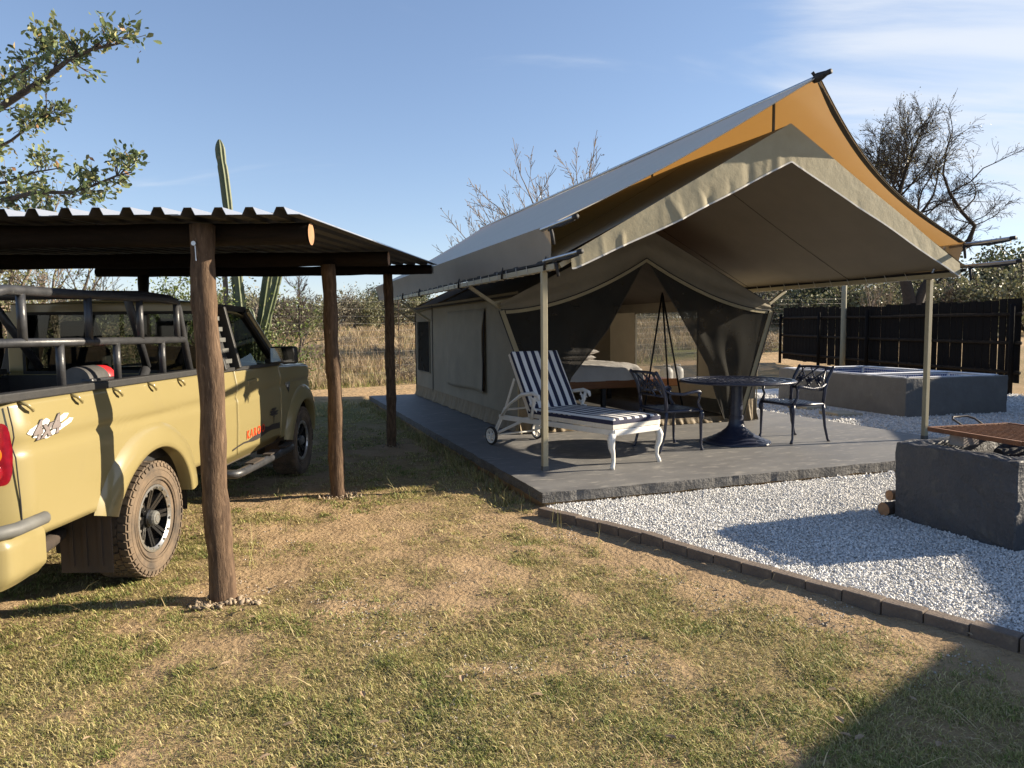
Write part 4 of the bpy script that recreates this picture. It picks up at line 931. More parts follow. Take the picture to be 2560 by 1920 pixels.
def make_chair():
    c = thing('garden_chair', 'x', 'chair')
    SH, W_ = .49, .30
    for sy in (-1, 1):
        MB().tube([(.25, sy*W_, SH), (.262, sy*W_, SH-.05), (.262, sy*W_, SH-.09), (.250, sy*W_, SH-.12), (.256, sy*W_, .06), (.268, sy*W_, .025), (.272, sy*W_, 0)], [.024,.030,.032,.020,.014,.018,.022], 8).build('leg', NM, c, smooth=True)
        MB().tube([(-.22, sy*W_*.98, SH), (-.225, sy*W_, SH-.08), (-.25, sy*W_, .2), (-.30, sy*W_, .03), (-.325, sy*W_, .0)], [.022,.020,.017,.016,.02], 8).build('leg', NM, c, smooth=True)
        MB().tube([(-.22, sy*W_*.98, SH-.02), (-.235, sy*W_, .66), (-.275, sy*W_, .80), (-.34, sy*W_, .91), (-.365, sy*W_, .945), (-.375, sy*W_, .95)], [.022,.022,.020,.020,.024,.02], 8).build('back_post', NM, c, smooth=True)
        MB().tube([(-.255, sy*W_, .745), (-.17, sy*(W_+.02), .70), (-.02, sy*(W_+.03), .685), (.13, sy*(W_+.03), .71), (.20, sy*(W_+.03), .715), (.225, sy*(W_+.025), .695), (.215, sy*(W_+.02), .67)], [.016,.018,.018,.020,.022,.02,.014], 8).build('armrest', NM, c, smooth=True)
        MB().tube([(.195, sy*(W_+.025), .70), (.215, sy*(W_+.02), .64), (.20, sy*(W_+.01), .585), (.225, sy*W_, .53), (.25, sy*W_, SH)], [.014,.015,.016,.02,.026], 8).build('arm_post', NM, c, smooth=True)
    for a, b in (((.25,-W_),(.25,W_)),((-.22,-W_),(-.22,W_)),((.25,W_),(-.22,W_)),((.25,-W_),(-.22,-W_))): MB().tube([(a[0],a[1],SH-.005),(b[0],b[1],SH-.005)], .018, 8).build('seat_rail', NM, c, smooth=True)
    s = MB()
    for i in range(9):
        y = -W_ + .06*(i+1) if i < 9 else 0
        s.bar((-.22, y, SH), (.25, y, SH), .030, .012)
    for i in range(7): x = -.19 + .07*i; s.bar((x, -W_, SH+.004), (x, W_, SH+.004), .022, .010)
    s.build('seat_lattice', NM, c)
    b0, b1 = Vector((-.238, 0, .66)), Vector((-.355, 0, .935))
    def bp(y, t): p = b0.lerp(b1, t); return (p.x - .03*math.sin(math.pi*t)*0 + .025*math.sin(math.pi*t), y, p.z)
    MB().tube([bp(-W_,1), bp(-.1,1.03), bp(.1,1.03), bp(W_,1)], .017, 8).build('top_rail', NM, c, smooth=True)
    MB().tube([bp(-W_,0), bp(W_,0)], .014, 8).build('lower_rail', NM, c, smooth=True)
    for y0, y1 in ((-.25,.05),(-.08,.24),(.05,-.25),(.24,-.08),(-.28,-.18),(.28,.18)):
        MB().tube([bp(y0,.0), bp(y0*.6+y1*.4,.42), bp(y1,1.0)], .010, 6).build('back_lattice', NM, c, smooth=True)
    for y, t in ((-.17,.45),(0,.40),(.16,.45)):
        f = MB()
        for k in range(6):
            a = 2*math.pi*k/6; f.tube([bp(y, t), bp(y+.045*math.cos(a), t+.16*math.sin(a)), bp(y+.06*math.cos(a+.4), t+.2*math.sin(a+.4))], [.018,.016,.006], 6)
        f.build('back_flower', NM, c, smooth=True)
    return c
ch = make_chair(); ch.location = W(2.35, 1.68, SLAB_Z); ch.rotation_euler = (0,0,TENT_ROT)
tag(ch, 'navy cast metal armchair left of the table beside the lounger', 'chair', 'navy garden chairs')
c2 = copy_tree(ch); c2.location = W(4.18, 1.64, SLAB_Z); c2.rotation_euler = (0,0,TENT_ROT+R(180))
c2['label'] = 'navy cast metal armchair right of the table in front of the pool'

# ------------------------------------------------------------------ plunge pool, pavers, fire pit
pool_rot = TENT_ROT - R(5)
pool = thing('plunge_pool', 'raised grey plastered plunge pool with blue mosaic inside, before the black fence', 'pool', W(8.27, 3.55, 0), pool_rot)
PW, PL, PH, PT = 2.24, 3.62, .70, .16
DV = 1.15
def rough_block(name, boxes, mat, parent, amp=.012, step=.06, seed=0):
    """plastered masonry: faces subdivided and made uneven"""
    o = MB()
    for b in boxes: o.box(*b)
    me = o.mesh(name); import bmesh
    bm = bmesh.new(); bm.from_mesh(me)
    bmesh.ops.bevel(bm, geom=bm.edges[:], offset=.016, segments=2, affect='EDGES')
    for it in range(5):
        es = [e for e in bm.edges if e.calc_length() > step]
        if not es: break
        bmesh.ops.subdivide_edges(bm, edges=es, cuts=1, use_grid_fill=True)
    bm.normal_update()
    for v in bm.verts:
        p = v.co; n = float(fbm(p.x*3+p.z*2.3+seed, p.y*3+p.z*1.7, 4, seed)) - .5; n2 = float(fbm(p.x*11+p.z*9, p.y*11-p.z*7, 3, seed+4)) - .5
        v.co = p + v.normal*(amp*1.6*n + amp*1.3*n2)
    bm.to_mesh(me); bm.free(); me.polygons.foreach_set('use_smooth', [True]*len(me.polygons)); sharp(me, 55)
    return obj(name, me, mat, parent)
def masonry_ring(name, w, d, h, t, mat, parent, amp, step, seed):
    import bmesh
    mb = MB(); o = [(0,0),(w,0),(w,d),(0,d)]; i = [(t,t),(w-t,t),(w-t,d-t),(t,d-t)]
    V = [(x,y,-.05) for x,y in o] + [(x,y,h) for x,y in o] + [(x,y,h) for x,y in i] + [(x,y,.05) for x,y in i]; F = []
    for k in range(4):
        j = (k+1) % 4; F += [(k,j,4+j,4+k), (4+k,4+j,8+j,8+k), (8+k,8+j,12+j,12+k)]
    mb.add(V, F); me = mb.mesh(name); bm = bmesh.new(); bm.from_mesh(me)
    bmesh.ops.bevel(bm, geom=[e for e in bm.edges if len(e.link_faces) == 2 and e.calc_face_angle(0) > .5], offset=.009, segments=1, affect='EDGES')
    for it in range(6):
        es = [e for e in bm.edges if e.calc_length() > step]
        if not es: break
        bmesh.ops.subdivide_edges(bm, edges=es, cuts=1, use_grid_fill=True)
    bm.normal_update()
    for v in bm.verts:
        p = v.co.copy(); n = float(fbm(p.x*2.5+p.z*2.3+seed, p.y*2.5+p.z*1.7, 4, seed)) - .5; n2 = float(fbm(p.x*10+p.z*9, p.y*10-p.z*7, 3, seed+4)) - .5
        v.co = p + v.normal*(amp*1.8*n + amp*1.5*n2)
        if p.z > h-.03: v.co.z += amp*1.5*(float(fbm(p.x*5, p.y*5, 3, seed+7))-.5)
    bm.to_mesh(me); bm.free(); me.polygons.foreach_set('use_smooth', [True]*len(me.polygons)); sharp(me, 38)
    return obj(name, me, mat, parent)
walls = [(0,PW,0,PT,-.05,PH),(0,PW,PL-PT,PL,-.05,PH),(0,PT,PT+.001,PL-PT-.001,-.05,PH-.002),(PW-PT,PW,PT+.001,PL-PT-.001,-.05,PH-.002),(PT+.001,PW-PT-.001,DV,DV+PT,-.05,PH-.006)]
masonry_ring('pool_wall', PW, PL, PH, PT, MT['pool_plaster'], pool, .010, .09, 3)
rough_block('pool_divider', [walls[4]], MT['pool_plaster'], pool, .008, .09, 5)
gr = MB(); tl = MB(); tilesz, gap = .037, .053
def tile_face(axis, c, a0, a1, sgn):
    n_ = int((a1-a0)/gap)
    for i in range(n_):
        for j in range(4):
            a = a0 + (a1-a0-n_*gap)/2 + i*gap; z1 = PH - .035 - j*gap; z0 = z1 - tilesz
            if axis == 'x': tl.box(min(c, c+sgn*.006), max(c, c+sgn*.006), a, a+tilesz, z0, z1)
            else: tl.box(a, a+tilesz, min(c, c+sgn*.006), max(c, c+sgn*.006), z0, z1)
e = .008
for (y0, y1) in ((PT, DV), (DV+PT, PL-PT)):
    gr.box(PT-.002, PT+e, y0, y1, .25, PH-.012).box(PW-PT-e, PW-PT+.002, y0, y1, .25, PH-.012).box(PT+e, PW-PT-e, y1-e, y1+.002, .25, PH-.012).box(PT+e, PW-PT-e, y0-.002, y0+e, .25, PH-.012)
    tile_face('x', PT+e, y0+.03, y1-.03, 1); tile_face('x', PW-PT-e, y0+.03, y1-.03, -1); tile_face('y', y1-e, PT+.03, PW-PT-.03, -1); tile_face('y', y0+e, PT+.03, PW-PT-.03, 1)
cop = MB()
for (x0,x1,y0,y1) in ((PT-.05,PW-PT+.05,PL-PT-.05,PL-.03),(PW-PT-.01,PW-.04,PT,PL-PT-.06),(PT-.04,PT+.03,PT,PL-PT-.06),(PT+.04,PW-PT-.02,DV-.01,DV+PT+.01),(PT,PW-PT-.02,PT-.05,PT+.02)): cop.box(x0,x1,y0,y1,PH-.004,PH+.016)
cop.build('white_coping', MT['grout'], pool, bevel=.006)
gr.build('grout_lining', MT['grout'], pool)
t_ = tl.build('mosaic_tiles', MT['blue_tile'], pool); t_['kind'] = 'stuff'
MB().box(PT, PW-PT, PT, DV, .2, .46).box(PT, PW-PT, DV+PT, PL-PT, .2, .46).build('water', MT['water'], pool)
MB().box(PT, PW-PT, PT, DV, .0, .18).box(PT, PW-PT, DV+PT, PL-PT, .0, .18).build('pool_floor', MT['blue_tile'], pool)
for k, (u, v, rz, lab) in enumerate(((7.52, 4.25, -.1, 'beige square paver on the gravel nearer the platform'), (7.75, 5.35, .05, 'beige square paver on the gravel farther back beside the pool wall'), (7.1, 7.0, .1, 'beige square paver on the gravel behind the table'))):
    o = MB().box(-.26,.26,-.26,.26,0,.06).build('paver', MT['paver'], bevel=.008); o.location = W(u, v, .02); o.rotation_euler = (0, R(1), TENT_ROT+rz)
    tag(o, lab, 'paver', 'pavers by the pool')

pit = thing('fire_pit', 'charcoal plastered block fire pit on the white gravel at the right edge', 'fire pit', W(2.60, -2.42, 0), TENT_ROT + R(1.5))
FW, FD, FH, FT = 1.35, 1.0, .665, .19
masonry_ring('pit_wall', FW, FD, FH, FT, MT['charcoal_plaster'], pit, .017, .045, 20)
MB().box(FT-.01, FW-FT+.01, FT-.01, FD-FT+.01, .0, FH-.10).build('ash_bed', MT['charred'], pit)
gl = Vector(W(2.26,-1.99,.86)) - Vector((0,0,CAM_H)); gl = Vector((0,0,CAM_H)) + gl*((CAM_H-.77)/(CAM_H-.86))
gf = Vector(W(3.0,-1.93,.86)) - Vector((0,0,CAM_H)); gf = Vector((0,0,CAM_H)) + gf*((CAM_H-.77)/(CAM_H-.86))
gn = Vector(W(2.2,-2.72,.86)) - Vector((0,0,CAM_H)); gn = Vector((0,0,CAM_H)) + gn*((CAM_H-.77)/(CAM_H-.86))
ga = math.atan2((gl-gn).y, (gl-gn).x)
GL = (gl-gn).length; GWd = (gf-gl).length
gc = gn; gr_e = thing('braai_grill', 'rusty steel barbecue grid with black handle resting over the fire pit', 'grill', gn, ga)
# local x along near->left edge, local -y towards the far side
for a, b in (((0,0),(GL,0)),((GL,0),(GL,-GWd)),((GL,-GWd),(0,-GWd)),((0,-GWd),(0,0))): MB().bar((a[0],a[1],0), (b[0],b[1],0), .03, .035).build('frame_bar', MT['rust'], gr_e, bevel=.003)
nb_ = 13
for i in range(nb_):
    y = -GWd*(i+1)/(nb_+1); MB().bar((.012, y, .006), (GL-.012, y, .006), .010, .010).build('bar', MT['rust'], gr_e)
for x in (GL*.33, GL*.66): MB().bar((x, -.012, -.006), (x, -GWd+.012, -.006), .014, .012).build('cross_bar', MT['rust'], gr_e)
MB().tube([(GL, -GWd*.44, 0), (GL+.10, -GWd*.42, .055), (GL+.13, -GWd*.46, .07), (GL+.13, -GWd*.64, .07), (GL+.10, -GWd*.70, .05), (GL, -GWd*.70, 0)], .009, 8).build('handle', MT['black_iron'], gr_e, smooth=True)
for k, (u, v, rz, z) in enumerate(((2.93, -1.75, .15, .664), (3.5, -2.3, .4, .664))):
    o = MB().box(-.11,.11,-.055,.055,0,.085).build('cement_brick', MT['pale_brick'], bevel=.008); o.location = W(u, v, z); o.rotation_euler = (0,0,TENT_ROT+rz)
    tag(o, ['pale cement brick propping the grid at the back of the fire pit', 'pale cement brick propping the grid at the right of the fire pit'][k], 'brick', 'bricks under the grid')
def log(name, a, b, r, mat, lab, cat='log', seed=0):
    a, b = Vector(a), Vector(b); n_ = 7; pts = [a.lerp(b, i/(n_-1)) for i in range(n_)]; rs = [r*(1+.10*math.sin(i*2.1+seed)) for i in range(n_)]
    e = thing(name, lab, cat, a); MB().tube([p-a for p in pts], rs, 12, False).build('bark', mat, e, smooth=True)
    d = (b-a).normalized()
    for p, s in ((a, 0), (b, n_-1)):
        mb = MB(); q = d.orthogonal().normalized(); w = d.cross(q); mb.add([p - a + (q*math.cos(2*math.pi*j/12)+w*math.sin(2*math.pi*j/12))*rs[s]*.985 for j in range(12)], [tuple(range(12))]); mb.build('cut_end', MT['cut_wood'] if mat is MT['bark'] else mat, e)
    return e
log('firewood_log', W(2.53,-1.36,.085), W(3.15,-1.30,.085), .053, MT['bark'], 'dark barked firewood log lying on gravel behind the fire pit', seed=1)
log('firewood_log', W(2.72,-1.24,.16), W(3.3,-1.28,.16), .042, MT['cut_wood'], 'split pale firewood log on top of the other log behind the fire pit', seed=2)
log('charred_log', W(2.95,-2.02,.62), W(3.55,-2.16,.64), .055, MT['charred'], 'burnt black log lying in the fire pit under the grid', seed=3)
log('split_log', W(3.0,-2.16,.60), W(3.45,-2.24,.60), .04, MT['cut_wood'], 'short pale split log beside the burnt log in the fire pit', seed=4)

# ------------------------------------------------------------------ black plank fence, pole, wire fence
fa, fb = Vector((10.50, 27.9, 0)), Vector((11.64, 16.4, 0)); fd = (fb-fa); flen = fd.length; fd.normalize()
fence = thing('plank_fence', 'tall black creosoted plank fence behind the pool', 'fence', fa, math.atan2(fd.y, fd.x))
pm = MB().box(0, .205, -.012, .012, 0, 1.95).mesh('plank'); pm.materials.append(MT['fence_black'])
x = 0; k = 0
while x < flen - .1:
    o = obj('plank', pm, None, fence); g_ = random.choice([.010,.012,.016,.024,.034,.004]); zb = float(gz_base(0, (fa+fd*x).y))
    o.location = (x, random.uniform(-.004,.004), .26 + zb*.55 + random.uniform(-.02,.02)); o.rotation_euler = (0, random.uniform(-.008,.008), 0); o.scale = (random.uniform(.92,1.05), 1, random.uniform(.99,1.015)); x += .212 + g_; k += 1
# near, camera-facing rails on the yard side
for z in (.52, 1.20, 1.86): MB().tube([(0,-.06,z+.1),(flen*.5,-.06,z+.03),(flen,-.06,z)], .042, 8).build('rail', MT['fence_rail'], fence, smooth=True)
for x in np.linspace(.1, flen-.15, 5): MB().tube([(x,-.16,0),(x,-.16,2.1)], .055, 10).build('post', MT['fence_black'], fence, smooth=True)
pp = MB().tube([(0,0,-.1),(.01,0,1.2),(0,0,2.6),(.005,0,3.0)], [.085,.083,.08,.078], 14).build('treated_pole', MT['treated_pole'], None, smooth=True); 
pp.location = (10.75, 23.4, 0); tag(pp, 'pale treated timber pole standing in front of the black fence', 'pole')

# tall wire game fence beyond the track
def wire_fence(name, label, pts, h=2.5, wires=11, step=4.2):
    e = thing(name, label, 'wire fence'); P = [Vector((x, y, float(gz_base(x, y)))) for x, y in pts]
    for w in range(wires):
        z = h - .03 - (h-.25)*(w/(wires-1))**1.0; MB().tube([p + Vector((0,0,z)) for p in P], .0035, 4).build('wire', MT['wire'], e)
    for a, b in zip(P[:-1], P[1:]):
        n_ = max(1, int((b-a).length/step))
        for i in range(n_): q = a.lerp(b, i/n_); MB().bar(q, q + Vector((.0,0,h+.05)), .022, .022).build('dropper', MT['dropper'], e)
wire_fence('wire_fence', 'tall thin wire game fence with droppers beyond the track', [W2(-26, 10.5), W2(-8, 14.8), W2(2, 17.2), W2(14, 20.5), W2(26, 23)])

# ------------------------------------------------------------------ carport
carport = thing('pole_carport', 'open carport of dark round poles with a corrugated zinc roof over the pickup', 'carport')
def rough_pole(pts, r0, r1, seed, n=16, k=26):
    pts = [Vector(p) for p in pts]; P = []; Rr = []
    for i in range(k):
        t = i/(k-1)*(len(pts)-1); a = min(int(t), len(pts)-2); q = pts[a].lerp(pts[a+1], t-a)
        wob = Vector((math.sin(i*.55+seed)*.006, math.cos(i*.43+seed*2)*.006, 0)); P.append(q + wob); Rr.append((r0+(r1-r0)*i/(k-1))*(1+.05*math.sin(i*1.3+seed)+.03*math.sin(i*2.9+seed*3)))
    mb = MB(); mb.tube(P, Rr, n); 
    for j in range(len(mb.v)):
        x, y, z = mb.v[j]; i = min(j//n, k-1); c = P[i]; d = Vector((x, y, z)) - c; a = math.atan2(d.y, d.x) if abs(d.z) < .05 else math.atan2(d.z, d.y)
        f = 1 + .045*math.sin(3*a+seed+i*.2) + .05*(float(vnoise(a*2+seed*5, i*.35))-.5); mb.v[j] = tuple(c + d*f)
    return mb
for i, (px_, py_) in enumerate(POSTS):
    top = {0:2.245, 1:2.25, 2:2.39, 3:2.25, 4:2.39, 5:2.20}[i]; lean = [(-.03,0),(-.04,.0),(-.01,0),(0,0),(0,0),(0,0)][i]
    rr0, rr1 = [(.077,.070),(.072,.066),(.068,.066),(.075,.07),(.075,.07),(.07,.07)][i]
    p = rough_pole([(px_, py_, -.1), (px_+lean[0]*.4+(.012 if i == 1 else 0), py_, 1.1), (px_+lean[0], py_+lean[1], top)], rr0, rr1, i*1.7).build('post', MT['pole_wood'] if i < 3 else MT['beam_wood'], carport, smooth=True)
    if i == 0:
        MB().tube([(px_-.045, py_-.074, 2.13), (px_-.045, py_-.088, 2.13)], .014, 8).tube([(px_-.04, py_-.077, 2.12), (px_-.037, py_-.078, 2.03)], .003, 5).build('bolt', MT['alu'], p)
BEAMS = [(-7.2, -1.22, 4.425, 2.205, .069), (-7.2, -1.20, 7.09, 2.315, .070), (-5.78, -1.10, 10.14, 2.458, .067)]
for i, (xa, xb, y, z, r_) in enumerate(BEAMS):
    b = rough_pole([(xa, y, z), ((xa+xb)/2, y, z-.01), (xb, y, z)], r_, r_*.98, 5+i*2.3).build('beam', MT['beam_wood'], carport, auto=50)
    mb = MB(); mb.add([(xb+.010, y + r_*.97*math.cos(2*math.pi*j/20), z + r_*.97*math.sin(2*math.pi*j/20)) for j in range(20)], [tuple(range(20))]); mb.build('beam_end', MT['cut_wood'] if i < 2 else MT['beam_wood'], b)
# IBR sheets: ribs run from the low near edge to the high far edge
prof = []
RP = .1715
for k in range(4):
    x = k*RP; prof += [(x, 0), (x+.052, 0), (x+.072, .041), (x+.114, .041), (x+.134, 0)]
prof += [(4*RP+.03, .0)]
def roof_z(y): return 2.283 + (y-4.43)*(2.535-2.283)/(10.14-4.43)
RX1 = -1.20
ns = 9
for k in range(ns):
    x0 = RX1 - (k+1)*4*RP + .0
    rows = []
    for y in np.linspace(4.06, 10.36, 9):
        sag = .012*math.sin(y*2.1+k) ; dx = .10*(y-4.06)/6.3
        rows.append([(x0 + px_ + dx*.0 + (.12*(y-4.1)/6.2), y + .012*math.sin(k*2.2), roof_z(y) + pz_ + .006*(k % 2) + .004*sag) for px_, pz_ in prof])
    sh = MB().grid(rows).build('roof_sheet', MT['zinc'], carport, thick=.0016)
    MB().grid([[(x, y, z-.004) for x, y, z in r_] for r_ in rows]).build('underside_shade_layer', MT['zinc_under'], sh)  # extra dark layer standing in for shade beneath the zinc
    sc_ = MB()
    for yy in (4.43, 7.09, 10.14):
        for q in (0, 2): sc_.tube([(x0+q*RP+.093+.12*(yy-4.1)/6.2, yy, roof_z(yy)+.035), (x0+q*RP+.093+.12*(yy-4.1)/6.2, yy, roof_z(yy)+.052)], .007, 6)
    sc_.build('roof_screw', MT['grey_trim'], sh)

# ------------------------------------------------------------------ pickup truck (local x right, y forward, origin under rear axle)
TX, TY = -3.28, 4.74
truck = thing('pickup_truck', 'cream four-wheel-drive pickup with black tubular rails parked under the carport', 'truck', (TX, TY, 0))
CR = MT['cream']
AXF = 3.40
def side_x(y, z):
    """half width of the body: waisted by a crease, tucked in at the sill"""
    x = .900 - .016*max(0, (.80-z))/.3 - .035*max(0, z-1.15)/.2
    x -= .018*math.exp(-((z-1.06)/.022)**2)
    if y < -1.2: x -= .22*((-1.2-y)/.25)**2
    if y > 3.6: x -= .30*((y-3.6)/.62)**2
    return x
def panel(name, y0, y1, zb, zt, par, arch=None, sgn=1, mat=CR, nz=22, dy=.035, extra=0.0):
    ysl = list(np.arange(y0, y1, dy)) + [y1]
    if arch:
        yc, zc, rad = arch
        ysl += list(np.linspace(yc-rad+.0005, yc+rad-.0005, 46)) + [yc-rad-.0005, yc+rad+.0005]
    ysl = sorted(set(round(float(v), 5) for v in ysl if y0 <= v <= y1)); rows = []
    for y in ysl:
        b = zb(y) if callable(zb) else zb; t = zt(y) if callable(zt) else zt
        if arch:
            yc, zc, rad = arch
            if abs(y-yc) < rad: b = max(b, zc + math.sqrt(rad*rad-(y-yc)**2))
        rows.append([(sgn*(side_x(y, z)+extra), y, z) for z in np.linspace(b, t, nz)])
    if sgn < 0: rows = rows[::-1]
    o = MB().grid(rows).build(name, mat, par, smooth=True, thick=.012, offset=1)
    return o
ARCH_R = (0.0, .36, .50); ARCH_F = (AXF, .37, .485)
bodyparts = {}
for sgn in (1, -1):
    bodyparts[('bed', sgn)] = panel('bed_side', -1.42, 1.12, lambda y: .60 if y > -1.0 else .60 + .02*(-1-y), 1.292, truck, ARCH_R, sgn)
    panel('cab_rear_quarter', 1.145, 1.455, .545, 1.30, truck, None, sgn)
    dr = panel('door', 1.468, 2.625, .55, lambda y: 1.305 - .02*(y-1.46), truck, None, sgn)
    panel('front_wing', 2.638, 4.12, .52, lambda y: 1.272 - .05*(y-2.64) - .10*max(0, (y-3.6)/.5)**2, truck, ARCH_F, sgn)
    # door handle, sill, vent, mirror
    h = MB().bar((sgn*.893, 1.73, 1.155), (sgn*.893, 1.93, 1.165), .03, .05).build('door_handle', CR, dr, bevel=.012)
    MB().grid([[(sgn*.872, 1.15, .545), (sgn*.872, 2.65, .545)], [(sgn*.80, 1.15, .47), (sgn*.80, 2.65, .47)]]).build('sill', CR, truck, smooth=True)
    MB().prism([(2.79,1.075),(2.96,1.08),(2.885,.965)], lambda y, z: (sgn*(side_x(y,z)-.002), y, z), lambda y, z: (sgn*(side_x(y,z)+.008), y, z)).build('vent_badge', MT['chrome'], truck)
    MB().prism([(2.805,1.067),(2.938,1.071),(2.88,.982)], lambda y, z: (sgn*(side_x(y,z)+.006), y, z), lambda y, z: (sgn*(side_x(y,z)+.012), y, z)).build('vent_badge_face', MT['black_plastic'], truck)
    MB().box(min(sgn*.905,sgn*.909), max(sgn*.905,sgn*.909), 2.835, 2.868, 1.03, 1.058).build('vent_badge_mark', MT['decal_white'], truck)
    mh = MB().box(-.13,.13,-.045,.045,-.085,.085).build('wing_mirror', MT['black_plastic'], truck, bevel=.028, seg=3); mh.location = (sgn*1.045, 2.33, 1.385)
    MB().box(-.115,.115,-.0525,-.0465,-.068,.070).build('mirror_glass', MT['mirror'], mh)
    MB().bar((sgn*.86, 2.36, 1.315), (sgn*.98, 2.34, 1.345), .07, .05).build('mirror_arm', MT['black_plastic'], truck, bevel=.01)
    # wheel arch flares
    for nm, (yc, zc, rad), a0, a1 in (('rear_flare', ARCH_R, 12, 161), ('front_flare', ARCH_F, 8, 170)):
        rows = []
        for a in np.linspace(R(a0), R(a1), 60):
            ca, sa = math.cos(a), math.sin(a); row = []
            for rr_, ex in ((rad+.165, -.004), (rad+.135, .022), (rad+.085, .042), (rad+.03, .050), (rad+.004, .048), (rad-.008, .036), (rad-.004, -.05)):
                y, z = yc + rr_*ca, zc + rr_*sa*1.0
                y = yc + rr_*ca*(1.10 if nm == 'rear_flare' and ca < 0 else 1.0)*(1 if rr_ < rad+.05 else 1)
                row.append((sgn*(side_x(yc, min(z,1.0))*.5 + side_x(y, z)*.5 + ex), y, z))
            rows.append(row)
        if sgn > 0: rows = rows[::-1]
        MB().grid(rows).build(nm, CR, truck, smooth=True)
    # black steps
    MB().tube([(sgn*.84, 1.16, .44), (sgn*.965, 1.22, .425), (sgn*.975, 1.32, .425), (sgn*.975, 2.62, .41), (sgn*.965, 2.72, .41), (sgn*.84, 2.80, .43)], .038, 12).build('side_step', MT['black_steel'], truck, smooth=True)
    for y in (1.5, 1.95, 2.4): MB().box(min(sgn*.93,sgn*1.01), max(sgn*.93,sgn*1.01), y, y+.28, .455, .468).build('step_tread', MT['dust_brown'], truck)
MB().box(-.868,.868,1.09,2.66,.56,1.26).build('cab_inner_shell', MT['rubber_dark'], truck)
# tailgate, rear bumper, lights, flaps
rows = [[(x, -1.445 + .16*(abs(x)/.80)**6, z) for x in np.linspace(-.80, .80, 30)] for z in np.linspace(.60, 1.29, 12)]
MB().grid(rows).build('tailgate', CR, truck, smooth=True, thick=.02)
for sgn in (1, -1):
    tl = MB()
    def tlp(a, b):   # a along wrap, b height
        y = -1.425 + .02 + .105*a; return (sgn*(side_x(min(y, -1.2) if y < -1.2 else y, 1.0) + .012 + .016*math.sin(math.pi*a)), y - .012, .895 + .30*b)
    rows = [[tlp(a, .5 + (b-.5)*math.sqrt(max(.02, 1-(abs(2*a-1))**3))) for a in np.linspace(0, 1, 12)] for b in np.linspace(0, 1, 22)]
    lens = MB().grid(rows).build('tail_light', MT['red_lens'], truck, smooth=True)
    for b, mt_ in ((.80, 'red_lens'), (.50, 'amber_lens'), (.20, 'red_lens')):
        mb = MB(); c = Vector(tlp(.38, b)) + Vector((sgn*.003, 0, 0)); n_ = Vector((sgn, -.35, 0)).normalized(); q = Vector((-n_.y, n_.x, 0))
        P = [[c + q*(.040*r_*math.cos(t)) + Vector((0,0,.042*r_*math.sin(t))) + n_*(.018*math.sqrt(max(0, 1-r_*r_))) for t in np.linspace(0, 2*math.pi, 20)] for r_ in (1, .85, .6, .3, .01)]
        mb.grid(P).build('lamp', MT[mt_], lens, smooth=True)
    bump = MB(); rows = []
    for a in np.linspace(0, 1, 16):
        y = -1.56 + .37*a; ex = .018*math.sin(math.pi*min(1, a*1.2)) ; xo = .93 + ex - .18*max(0, (.25-a)/.25)**2
        rows.append([(sgn*(xo - .05*max(0, abs(t-.5)*2-.6)/.4), y, .42 + .27*t) for t in np.linspace(0, 1, 12)])
    if sgn < 0: rows = rows[::-1]
    MB().grid(rows).build('bumper_corner', CR, truck, smooth=True)
    MB().tube([(sgn*.78, -1.57, .70), (sgn*.90, -1.53, .70), (sgn*.945, -1.42, .70), (sgn*.95, -1.22, .705), (sgn*.93, -1.19, .705)], [.03,.034,.034,.032,.026], 10).build('bumper_trim', MT['grey_trim'], truck, smooth=True)
    mf = MB().box(min(sgn*.60, sgn*.905), max(sgn*.60, sgn*.905), -.565, -.553, .20, .60)
    for q in (.66, .74, .83): mf.box(min(sgn*q, sgn*(q+.022)), max(sgn*q, sgn*(q+.022)), -.575, -.5655, .24, .58)
    mf.build('mud_flap', MT['flap'], truck)
    MB().box(min(sgn*.66, sgn*.87), max(sgn*.66, sgn*.87), AXF-.60, AXF-.588, .24, .55).build('mud_flap', MT['flap'], truck)
MB().box(-.78, .78, -1.60, -1.50, .42, .69).build('rear_bumper', CR, truck, bevel=.02)
# chassis, axles, exhaust, inner arches, bed tub
MB().box(-.55,-.43,-1.35,3.9,.50,.60).box(.43,.55,-1.35,3.9,.50,.60).box(-.5,.5,-1.30,-1.2,.50,.6).build('chassis', MT['dust_brown'], truck)
MB().tube([(-.75,0,.38),(.75,0,.38)], .05, 10).lathe([(.0,-.13),(.12,-.1),(.15,0),(.12,.1),(0,.13)], 16, (0,0,.38)).build('rear_axle', MT['dust_brown'], truck, smooth=True)
MB().tube([(-.75,AXF,.38),(.75,AXF,.38)], .05, 10).build('front_axle', MT['dust_brown'], truck)
MB().tube([(.45,-.2,.47),(.62,-.62,.44),(.70,-.95,.44),(.76,-1.10,.44)], .042, 10).build('exhaust', MT['dust_brown'], truck, smooth=True)
MB().box(-.80, .80, -1.40, 1.10, .74, .80).box(-.84,.84,1.06,1.10,.80,1.28).box(-.81,-.78,-1.40,1.06,.80,1.27).box(.78,.81,-1.40,1.06,.80,1.27).build('bed_tub', MT['black_plastic'], truck)
for yc in (0, AXF):
    for sgn in (1, -1):
        rows = [[(sgn*x, yc + .53*math.cos(a), .36 + .53*math.sin(a)) for x in (.55, .86)] for a in np.linspace(-.1, math.pi+.1, 24)]
        MB().grid(rows).build('arch_liner', MT['rubber_dark'], truck)
MB().box(-.80, .80, 1.2, 4.0, .46, .50).build('underbody', MT['dust_brown'], truck)
